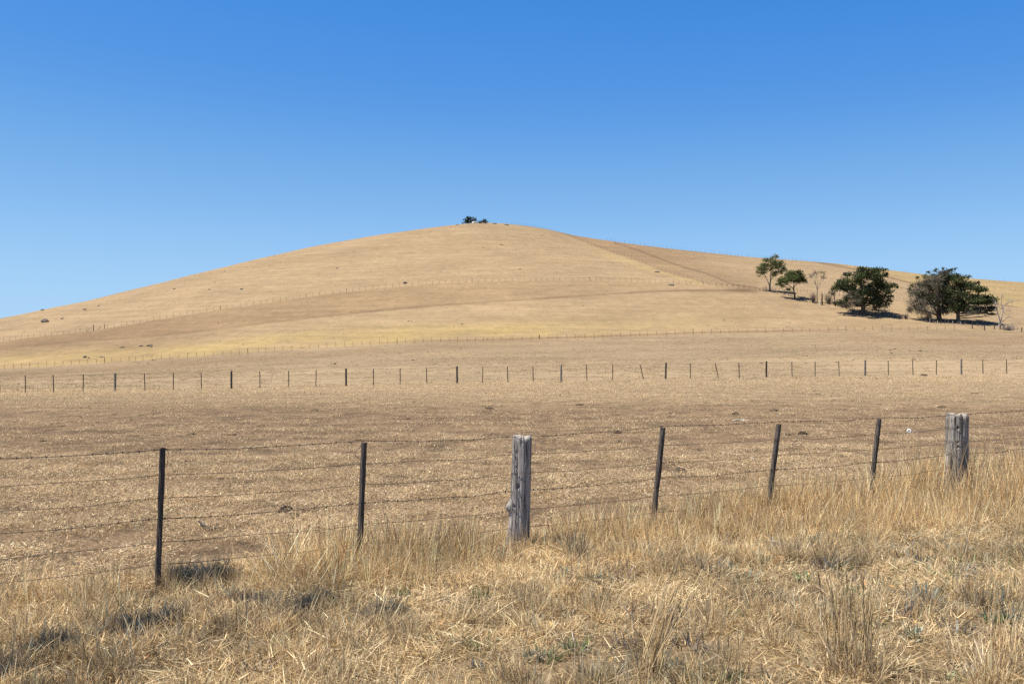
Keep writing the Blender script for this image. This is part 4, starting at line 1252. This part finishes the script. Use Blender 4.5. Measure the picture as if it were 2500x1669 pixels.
S = M['straw']; FS_ = M['field_straw']
mat_protos = [tuft_arrays(48, .13, .06, .16, .75, .35, .35, .0052, STRAW, flat=.3) + (S,) for _ in range(5)] \
           + [tuft_arrays(48, .13, .05, .14, .8, .35, .35, .0052, DULL, flat=.35) + (S,) for _ in range(3)] \
           + [tuft_arrays(48, .16, .06, .18, 1.3, .15, .15, .0042, np.concatenate([STRAW, DULL]), flat=.85) + (S,) for _ in range(3)]
tuss_protos = [tuft_arrays(95, .08, .14, .30, .48, .28, .38, .0050, STRAW) + (S,) for _ in range(3)] + [tuft_arrays(95, .09, .12, .28, .5, .28, .38, .0050, DULL) + (S,) for _ in range(2)]
def tall_arr(pal, hh, lean_az=None, n=30, lean=.32):
    a = tuft_arrays(n, .12, hh * .35, hh * 1.0, lean, .38, .60, .0062, pal, lean_az, flat=.10)
    k = 8
    r = .06 * rng.random(k); an = rng.random(k) * 6.28
    P = np.stack([r * np.cos(an), r * np.sin(an), np.zeros(k)], 1)
    V, Fa, C = blades(P, an, np.full(k, hh * 1.12) * rng.uniform(.85, 1.1, k), np.abs(rng.normal(lean, .08, k)), rng.normal(0, .1, k), np.full(k, .0068), rng.random(k) * 6.28, pick(np.clip(pal * 1.15, 0, .85), k))
    return np.concatenate([a[0], V]), np.concatenate([a[1], Fa + len(a[0])]), np.concatenate([a[2], C])
tall_protos = [tall_arr(STRAW, .42) + (S,) for _ in range(3)] + [tall_arr(GOLD, .46) + (S,) for _ in range(3)] + [tall_arr(STRAW, .46, 2.6, 52, .55) + (S,) for _ in range(2)]

BLUEG = np.array([[.17, .22, .17], [.13, .175, .13], [.22, .26, .21], [.10, .135, .095]])
GREEN = np.array([[.13, .19, .075], [.10, .155, .062], [.17, .22, .10], [.085, .12, .055]])
SILV = np.array([[.24, .25, .23], [.18, .185, .17], [.30, .30, .275], [.12, .12, .11]])
GREYT = np.array([[.20, .165, .14], [.15, .12, .105], [.27, .225, .19]])
WG = 'weed clumps on the verge'
cl_list = [
 ('grey_weed', 'bluish grey feathery weed in front of the grey round post', 1441, 1424, 60, 48, BLUEG, 90, .007, .5),
 ('broadleaf_weed', 'leftmost of three blue green weeds in a strip below the leaning dropper', 1776, 1388, 55, 30, BLUEG, 45, .014, .6),
 ('broadleaf_weed', 'middle one of three blue green weeds in a strip, the tallest', 1852, 1380, 60, 38, BLUEG, 50, .016, .55),
 ('broadleaf_weed', 'rightmost of three blue green weeds in a strip, leaning right', 1908, 1365, 50, 30, BLUEG, 40, .015, .6),
 ('broadleaf_weed', 'striped green rosette under the right end of the weed strip', 1958, 1418, 60, 36, GREEN, 45, .014, .6),
 ('broadleaf_weed', 'small neat dark green rosette on bare litter', 1798, 1506, 48, 34, GREEN, 55, .011, .6),
 ('broadleaf_weed', 'grey green weed in dry grass on the right below the cracked post', 2252, 1384, 55, 40, BLUEG, 60, .011, .55),
 ('broadleaf_weed', 'blue green straggling weed right of the tall seeding clump', 2238, 1560, 60, 60, BLUEG, 34, .013, .5),
 ('broadleaf_weed', 'bright green low weed near the right edge', 2426, 1518, 70, 40, GREEN, 60, .011, .65),
 ('broadleaf_weed', 'dark green weed at the right edge under the golden grass', 2482, 1362, 50, 50, GREEN, 50, .010, .5),
 ('broadleaf_weed', 'green weed behind the tall seeding clump', 2082, 1460, 60, 50, GREEN, 60, .010, .45),
 ('silver_weed', 'silvery cushion weed with narrow leaves on the bare patch', 1306, 1612, 58, 42, SILV, 110, .008, .5),
 ('twiggy_weed', 'dark twiggy mounded weed above the silvery cushion', 1408, 1590, 90, 55, np.concatenate([GREYT, GREEN * .8]), 130, .007, .7),
 ('silver_weed', 'grey frosted tuft beside the bare patch, left of the silvery cushion', 1166, 1630, 52, 34, SILV * .8, 90, .007, .7),
 ('silver_weed', 'small upright grey weed below the grass in front of the grey post', 1092, 1473, 34, 34, SILV * .75, 50, .009, .25),
 ('green_weed', 'thin olive weed left of the feathery one', 1172, 1466, 60, 50, GREEN, 60, .007, .4),
 ('broadleaf_weed', 'spreading blue green weed in grass below the second dropper', 880, 1594, 60, 44, BLUEG, 40, .012, .6),
 ('broadleaf_weed', 'small blue weed left of the spreading one', 671, 1618, 36, 38, BLUEG, 30, .011, .35),
 ('grey_weed', 'faint green tuft in front of the second dropper', 982, 1462, 50, 50, GREEN * 1.2, 50, .007, .4),
 ('green_weed', 'bright green leaves at the bottom left corner', 64, 1668, 80, 42, GREEN, 60, .013, .6),
 ('green_weed', 'olive green mat weed at the bottom edge near the middle', 1447, 1655, 100, 44, np.concatenate([GREEN, SILV * .8]), 130, .008, .6),
 ('twiggy_weed', 'left grey twiggy weed above the dark green rosette', 1809, 1472, 66, 52, GREYT, 90, .005, .6),
 ('twiggy_weed', 'right grey twiggy weed above the dark green rosette', 1906, 1478, 90, 60, GREYT, 110, .005, .6),
 ('green_weed', 'grey green weed at the bottom edge left of the seeding clump', 1800, 1664, 70, 46, np.concatenate([GREEN, GREYT]), 90, .007, .5),
 ('twiggy_weed', 'dark brown dead weed in the tall grass right of the grey post', 1412, 1372, 56, 110, np.concatenate([DULL * .5, GREYT * .7]), 120, .006, .22),
 ('twiggy_weed', 'dark purplish weed on the right edge of the verge', 2350, 1400, 110, 46, GREYT, 120, .006, .6),
 ('twiggy_weed', 'brown dry weed low between leaning droppers', 1640, 1265, 60, 46, DULL * .6, 90, .006, .5),
 ('dead_bush', 'dark dry stalks standing against the cracked post', 2362, 1140, 34, 95, DULL * .55, 60, .006, .18)]
WPT = [(place(a[2], a[3]), a[4]) for a in cl_list]
def off_weeds(X, Y, k=.34):
    ok = np.ones(len(X), bool)
    for (wx, wy, wz), w in WPT:
        r = w * wy / F * k
        ok &= ~((((X - wx) / r) ** 2 + ((Y - wy + r * .9) / (r * 2.0)) ** 2) < 1)
    return ok
# verge mat
X, Y = wedge(60000, 3.6, 22, 1.35)
k, d = fence_kd(X, Y)
keep = (d > -.55)
patch = low_noise(X, Y, 1.1, 31) + .5 * low_noise(X, Y, 3.0, 32)
bare = .6 * np.exp(-(((X - 1.25) / .9) ** 2 + ((Y - 6.1) / .9) ** 2)) + .8 * np.exp(-(((X - .2) / .6) ** 2 + ((Y - 5.7) / .35) ** 2))
dens = np.clip(.55 + .55 * patch - .75 * bare, .06, 1) * np.clip(1.1 - .02 * Y, .5, 1)
keep &= (rng.random(len(X)) < dens) & (off_weeds(X, Y) | (rng.random(len(X)) < .12))
X, Y, k, d, patch, bare = X[keep], Y[keep], k[keep], d[keep], patch[keep], bare[keep]
n = len(X)
dull = (rng.random(n) < np.clip(.25 + .35 * low_noise(X, Y, .8, 33) + .25 * (X > 2), 0, .8))
idx = np.where(dull, rng.integers(5, 8, n), rng.integers(0, 5, n))
idx = np.where(rng.random(n) < .22 + .4 * np.clip(bare, 0, 1), rng.integers(8, 11, n), idx)
sc = rng.uniform(.7, 1.3, n) * (1 + .25 * patch) * (1 - .35 * np.clip(bare, 0, 1))
sc = np.clip(sc, .4, 1.7)
scatter('dry_grass', mat_protos, np.stack([X, Y, height(X, Y)], 1), np.stack([rng.normal(0, .12, n), rng.normal(0, .12, n), rng.random(n) * 6.28], 1), np.stack([sc, sc, sc * np.where(X < -1, 1.25, 1.0)], 1), idx,
        'short tangled dry grass covering the road verge', 'grass')
# tussocks in the verge
X, Y = wedge(9500, 3.6, 20, 1.35)
k, d = fence_kd(X, Y)
cl = low_noise(X, Y, 1.6, 41)
keep = (d > -.35) & (rng.random(len(X)) < np.clip(.28 + .75 * cl + .3 * (X < -.8), .02, 1))
X, Y = X[keep], Y[keep]; n = len(X)
sc = rng.uniform(.5, 1.25, n)
scatter('tussock_grass', tuss_protos, np.stack([X, Y, height(X, Y)], 1), np.stack([rng.normal(0, .1, n), rng.normal(0, .1, n), rng.random(n) * 6.28], 1), np.stack([sc] * 3, 1), rng.integers(0, len(tuss_protos), n),
        'low fluffy tufts of dead grass on the verge', 'grass')
# small grey green weeds and dead heads among the grass, too many to count
cov = [tuft_arrays(44, .09, .06, .17, .6, .35, .3, .0075, p) + (M['weed'],) for p in (BLUEG, GREEN * .9, GREYT, GREYT * .8, SILV * .8, DULL * .45)]
X, Y = wedge(3000, 4.6, 14, 1.25)
k, d = fence_kd(X, Y)
cl = low_noise(X, Y, 1.3, 45)
keep = (d > .5) & (rng.random(len(X)) < np.clip(.05 + .32 * cl + .26 * sstep(X, -.5, 3), .01, .75))
X, Y = X[keep], Y[keep]; n = len(X)
sc = rng.uniform(.5, 1.35, n)
scatter('weed_cover', cov, np.stack([X, Y, height(X, Y)], 1), np.stack([rng.normal(0, .12, n), rng.normal(0, .12, n), rng.random(n) * 6.28], 1), np.stack([sc] * 3, 1), rng.integers(0, len(cov), n),
        'grey green weeds and brown dead heads mixed through the verge grass', 'weeds')
# tall grass along the fence
n0 = 7500
kk = rng.uniform(-5, 9, n0); dd = rng.normal(.25, .45, n0)
kn = np.array([-5, -2.6, -2.0, -1.75, -1.45, -1.0, -.4, 0, .5, 1, 2, 3, 4, 6, 9]); 
hn = np.interp(kk, kn, [.6, .8, .55, .3, 1.0, 1.0, .85, .62, .85, .80, 1.0, 1.1, 1.5, 1.5, 1.4])
wn_ = np.interp(kk, kn, [.7, .9, .6, .4, .75, .6, .55, .55, .8, .9, 1.3, 1.6, 2.0, 2.3, 2.4])
pn = np.interp(kk, kn, [.3, .35, .25, .12, .9, .8, .55, .40, .6, .55, .75, .8, .85, .95, .95])
dd = np.where(dd > 0, dd * wn_ * 2.0, dd * .7)
cl = low_noise(kk * 1.7, dd, 2.2, 51)
keep = (rng.random(n0) < pn * np.clip(.45 + 1.0 * cl, .04, 1)) & (dd > -.6) & (dd < 2.9)
kk, dd, hn, wn_ = kk[keep], dd[keep], hn[keep], wn_[keep]; n = len(kk)
XY = FO + kk[:, None] * FD + dd[:, None] * FN
sc = hn * rng.uniform(.6, 1.1, n) * np.clip(1.12 - .22 * np.abs(dd) / wn_ * 1.5, .45, 1.1)
gold = rng.random(n) < np.clip((kk - .2) / 2.2, .08, .85)
idx = np.where(gold, rng.integers(3, 6, n), rng.integers(0, 3, n))
leanm = (kk > -1.75) & (kk < -1.3) & (rng.random(n) < .75)
idx = np.where(leanm, rng.integers(6, 8, n), idx)
rz = np.where(leanm, rng.normal(.35, .25, n), rng.random(n) * 6.28)
scatter('tall_grass', tall_protos, np.column_stack([XY, height(XY[:, 0], XY[:, 1])]), np.stack([rng.normal(0, .10, n), rng.normal(0, .10, n), rz], 1), np.stack([np.clip(sc, .5, 1.3)] * 2 + [sc], 1), idx,
        'tall dry golden grass growing along the front fence', 'grass')

# grazed stubble of the paddock
FIELD = np.concatenate([STRAW * np.array([.99, .98, 1.04]), STRAW * np.array([.88, .85, .88]), DULL * np.array([1.1, 1.1, 1.18])])
stub = [tuft_arrays(40, .17, .02, .07, .7, .35, .2, .0048, FIELD, flat=.5, broad=.05) + (FS_,) for _ in range(6)]
X, Y = wedge(90000, 7, 68, 1.2, power=2)
k, d = fence_kd(X, Y)
px, py = proj(X, Y, np.zeros_like(X))
soil = sstep(py, 975, 1000) * (1 - sstep(py, 1080, 1130))
cl = .4 * low_noise(X, Y, .5, 61) + .8 * low_noise(X, Y, 1.7, 62) + .9 * low_noise(X, Y, 4.2, 63)
keep = (d < .1) & (rng.random(len(X)) < np.clip(.56 + .75 * cl - .24 * soil, .03, 1))
X, Y = X[keep], Y[keep]; n = len(X)
sc = rng.uniform(.7, 1.3, n) * np.interp(Y, [7, 20, 65], [1.0, 1.25, 2.2])
scatter('paddock_stubble', stub, np.stack([X, Y, height(X, Y)], 1), np.stack([rng.normal(0, .1, n), rng.normal(0, .1, n), rng.random(n) * 6.28], 1), np.stack([sc, sc, sc * np.interp(Y, [7, 65], [1, .75])], 1), rng.integers(0, 6, n),
        'grazed straw stubble over the near paddock', 'grass')
# far grass: enough texture to catch light on the slopes
PADC = np.array([[.45, .335, .20], [.38, .28, .165], [.50, .385, .235], [.28, .20, .115]])
fart = [tuft_arrays(34, .45, .08, .20, .7, .4, .25, .022, PADC, flat=.4) + (FS_,) for _ in range(5)]
X, Y = wedge(60000, 62, 250, 1.15)
px, py = proj(X, Y, height(X, Y))
keep = (rng.random(len(X)) < np.clip(.5 + .5 * low_noise(X, Y, .13, 71), .05, 1)) & (py > rowA(np.clip(px, -900, 3400)))
X, Y = X[keep], Y[keep]; n = len(X)
sc = rng.uniform(.5, 1.1, n)
scatter('field_grass', fart, np.stack([X, Y, height(X, Y)], 1), np.stack([np.zeros(n), np.zeros(n), rng.random(n) * 6.28], 1), np.stack([sc, sc, sc * .8], 1), rng.integers(0, 5, n),
        'short dry grass of the far paddock below the hill', 'grass')
hillt = [tuft_arrays(30, .5, .10, .26, .7, .4, .25, .035, np.array([[.40, .285, .155], [.34, .238, .128], [.44, .325, .185], [.23, .155, .086]]), flat=.4) + (FS_,) for _ in range(5)]
X, Y = wedge(70000, 236, 470, 1.1)
px, py = proj(X, Y, height(X, Y))
keep = (rng.random(len(X)) < np.clip(.40 + .5 * low_noise(X, Y, .09, 81), .05, 1)) & (py < rowA(np.clip(px, -900, 3400)) - 1) & (Y < depS(np.clip(px, -900, 3400)) - 2)
X, Y = X[keep], Y[keep]; n = len(X)
sc = rng.uniform(.4, 1.0, n)
scatter('hill_grass', hillt, np.stack([X, Y, height(X, Y)], 1), np.stack([np.zeros(n), np.zeros(n), rng.random(n) * 6.28], 1), np.stack([sc, sc, sc * .8], 1), rng.integers(0, 5, n),
        'short sunburnt grass scattered over the hill slopes', 'grass')
# clods and dung crumbs too many to count
def crumbs(name, label, n, y0, y1, s0, s1, power, cond, flat=.4):
    X, Y = wedge(n, y0, y1, 1.1, power)
    Hh = height(X, Y); px, py = proj(X, Y, Hh)
    ok = cond(X, Y, px, py) & (rng.random(len(X)) < np.clip(.5 + .7 * low_noise(X, Y, .12, 91), .05, 1))
    mb = MB()
    ico = np.array([[0, 0, 1], [.89, 0, .45], [.28, .85, .45], [-.72, .53, .45], [-.72, -.53, .45], [.28, -.85, .45], [.95, .3, -.3], [-.1, 1, -.3], [-1, .2, -.3], [-.4, -.9, -.3], [.7, -.7, -.3]])
    fc = [[0, 1, 2], [0, 2, 3], [0, 3, 4], [0, 4, 5], [0, 5, 1], [1, 6, 2], [2, 7, 3], [3, 8, 4], [4, 9, 5], [5, 10, 1], [6, 7, 2], [7, 8, 3], [8, 9, 4], [9, 10, 5], [10, 6, 1]]
    for x, y, z in zip(X[ok], Y[ok], Hh[ok]):
        s = rng.uniform(s0, s1) * rng.choice([.6, .8, 1, 1.5])
        for _ in range(rng.integers(1, 4)):
            o = rng.normal(0, s * 1.1, 2)
            mb.add(ico * (1 + rng.normal(0, .2, (11, 1))) * np.array([s, s, s * flat]) * rng.uniform(.5, 1.1) + np.array([x + o[0], y + o[1], z + s * flat * .2]), fc)
    tag(mb.build(name, M['dung']), label, 'clods', kind='stuff')
crumbs('paddock_clods', 'dark clods and dry dung crumbs littered over the paddock', 900, 11, 90, .02, .055, 2, lambda X, Y, px, py: fence_kd(X, Y)[1] < -.5)
crumbs('hill_clods', 'dark specks of dung and stones littered over the hill', 800, 90, 450, .09, .20, 1, lambda X, Y, px, py: Y < depS(np.clip(px, -900, 3400)) - 3, .5)
# fallen gum leaves
def leaf_litter():
    n = 260
    X, Y = wedge(n, 4.5, 10.5, 1.1)
    k, d = fence_kd(X, Y)
    ok = d > .8; X, Y = X[ok], Y[ok]; n = len(X)
    Zz = height(X, Y) + rng.uniform(.015, .07, n)
    a = rng.random(n) * 6.28; L = rng.uniform(.02, .042, n); W = L * rng.uniform(.2, .32, n)
    ux = np.stack([np.cos(a), np.sin(a), rng.normal(0, .3, n)], 1); wx = np.stack([-np.sin(a), np.cos(a), rng.normal(0, .3, n)], 1)
    Pm = np.stack([X, Y, Zz], 1)
    V = np.stack([Pm - ux * L[:, None], Pm + wx * W[:, None], Pm + ux * L[:, None] + np.array([0, 0, .008]), Pm - wx * W[:, None] + np.array([0, 0, .012])], 1).reshape(-1, 3)
    Fq = np.arange(n)[:, None] * 4 + np.arange(4)[None]
    pal = np.array([[.50, .30, .12], [.44, .22, .10], [.56, .40, .15], [.34, .17, .09], [.48, .36, .2]])
    o = mesh_obj('leaf_litter', V, Fq, M['weed'], None, np.repeat(pick(pal, n), 4, axis=0))
    tag(o, 'orange and yellow fallen gum leaves strewn over the verge', 'leaves', kind='stuff')
leaf_litter()

# ------------------------------------------------------------------ weeds and clumps on the verge that stand out one by one
def clump(name, label, cat, px, py, w, h, pal, n, blade_w, lean, seed, flowers=0, group=None):
    global rng
    old, rng = rng, np.random.default_rng(seed)
    x, y, z = place(px, py)
    m = y / F
    e = empty(name, (x, y, z)); tag(e, label, cat, group)
    V, Fa, C = tuft_arrays(n, w * m * .32, h * m * .6, h * m * 1.15, lean, .28, .22, blade_w, pal)
    mesh_obj('leaves', V, Fa, M['weed'], e, C)
    V, Fa, C = tuft_arrays(max(10, n // 4), w * m * .36, h * m * .4, h * m * .9, lean, .3, .3, .005, STRAW)
    mesh_obj('dead_stalks', V, Fa, M['straw'], e, C)
    rng = old
    return e
WG = 'weed clumps on the verge'
for i, a in enumerate(cl_list):
    clump(a[0], a[1], 'weed', a[2], a[3], a[4], a[5], a[6], a[7], a[8], a[9], 300 + i, group=WG)

def seed_clump(label, px, py, w, h, n, seed, lean_az=0., lean=.12, heads=.7):
    global rng
    old, rng = rng, np.random.default_rng(seed)
    x, y, z = place(px, py); m = y / F
    e = empty('seeding_grass', (x, y, z)); tag(e, label, 'grass clump', 'tall seeding grass clumps')
    st = MB(); hd = MB()
    for i in range(n):
        a = rng.random() * 6.28; r = w * m * .34 * math.sqrt(rng.random())
        p = np.array([r * math.cos(a), r * math.sin(a) * .7, -.02]); H = h * m * rng.uniform(.55, 1.05)
        dx = lean * H * math.cos(lean_az) + rng.normal(0, .11) * H + .12 * r * math.cos(a); dy = lean * H * math.sin(lean_az) + rng.normal(0, .11) * H
        t = np.linspace(0, 1, 5)
        P = np.stack([p[0] + dx * t ** 1.4, p[1] + dy * t ** 1.4, p[2] + H * t], 1)
        c = pick(np.concatenate([STRAW, STRAW, DULL]), 1)[0]
        st.tube(P, [.0022, .0021, .0019, .0017, .0013], 4, cap=False, c=c)
        if rng.random() < heads:
            d = P[-1] - P[-2]; d /= np.linalg.norm(d); L = rng.uniform(.05, .11)
            hd.tube([P[-1] - d * L * .4, P[-1] - d * L * .15, P[-1] + d * L * .3, P[-1] + d * L * .6], [.0014, .0040, .0038, .0011], 6, c=pick(DULL * .9, 1)[0])
    st.build('stems', M['straw'], e); hd.build('seed_heads', M['straw'], e)
    V, Fa, C = tuft_arrays(int(n * 3.5), w * m * .42, h * m * .2, h * m * .7, .3, .3, .4, .0055, np.concatenate([STRAW, DULL]))
    mesh_obj('leaves', V, Fa, M['straw'], e, C)
    rng = old
seed_clump('dense dark tall clump of seeding grass at lower right', 2075, 1648, 190, 250, 85, 401, 1.2, .05)
seed_clump('leaning pale clump of tall seeding stems left of the dense one', 1580, 1664, 90, 270, 34, 402, .1, .28, .55)
seed_clump('sparse tall stems leaning out of the bottom right corner', 2440, 1664, 140, 230, 34, 403, .3, .15, .4)
seed_clump('thin upright seeding stems between the two lower right clumps', 1790, 1662, 130, 120, 18, 404, .4, .1, .8)
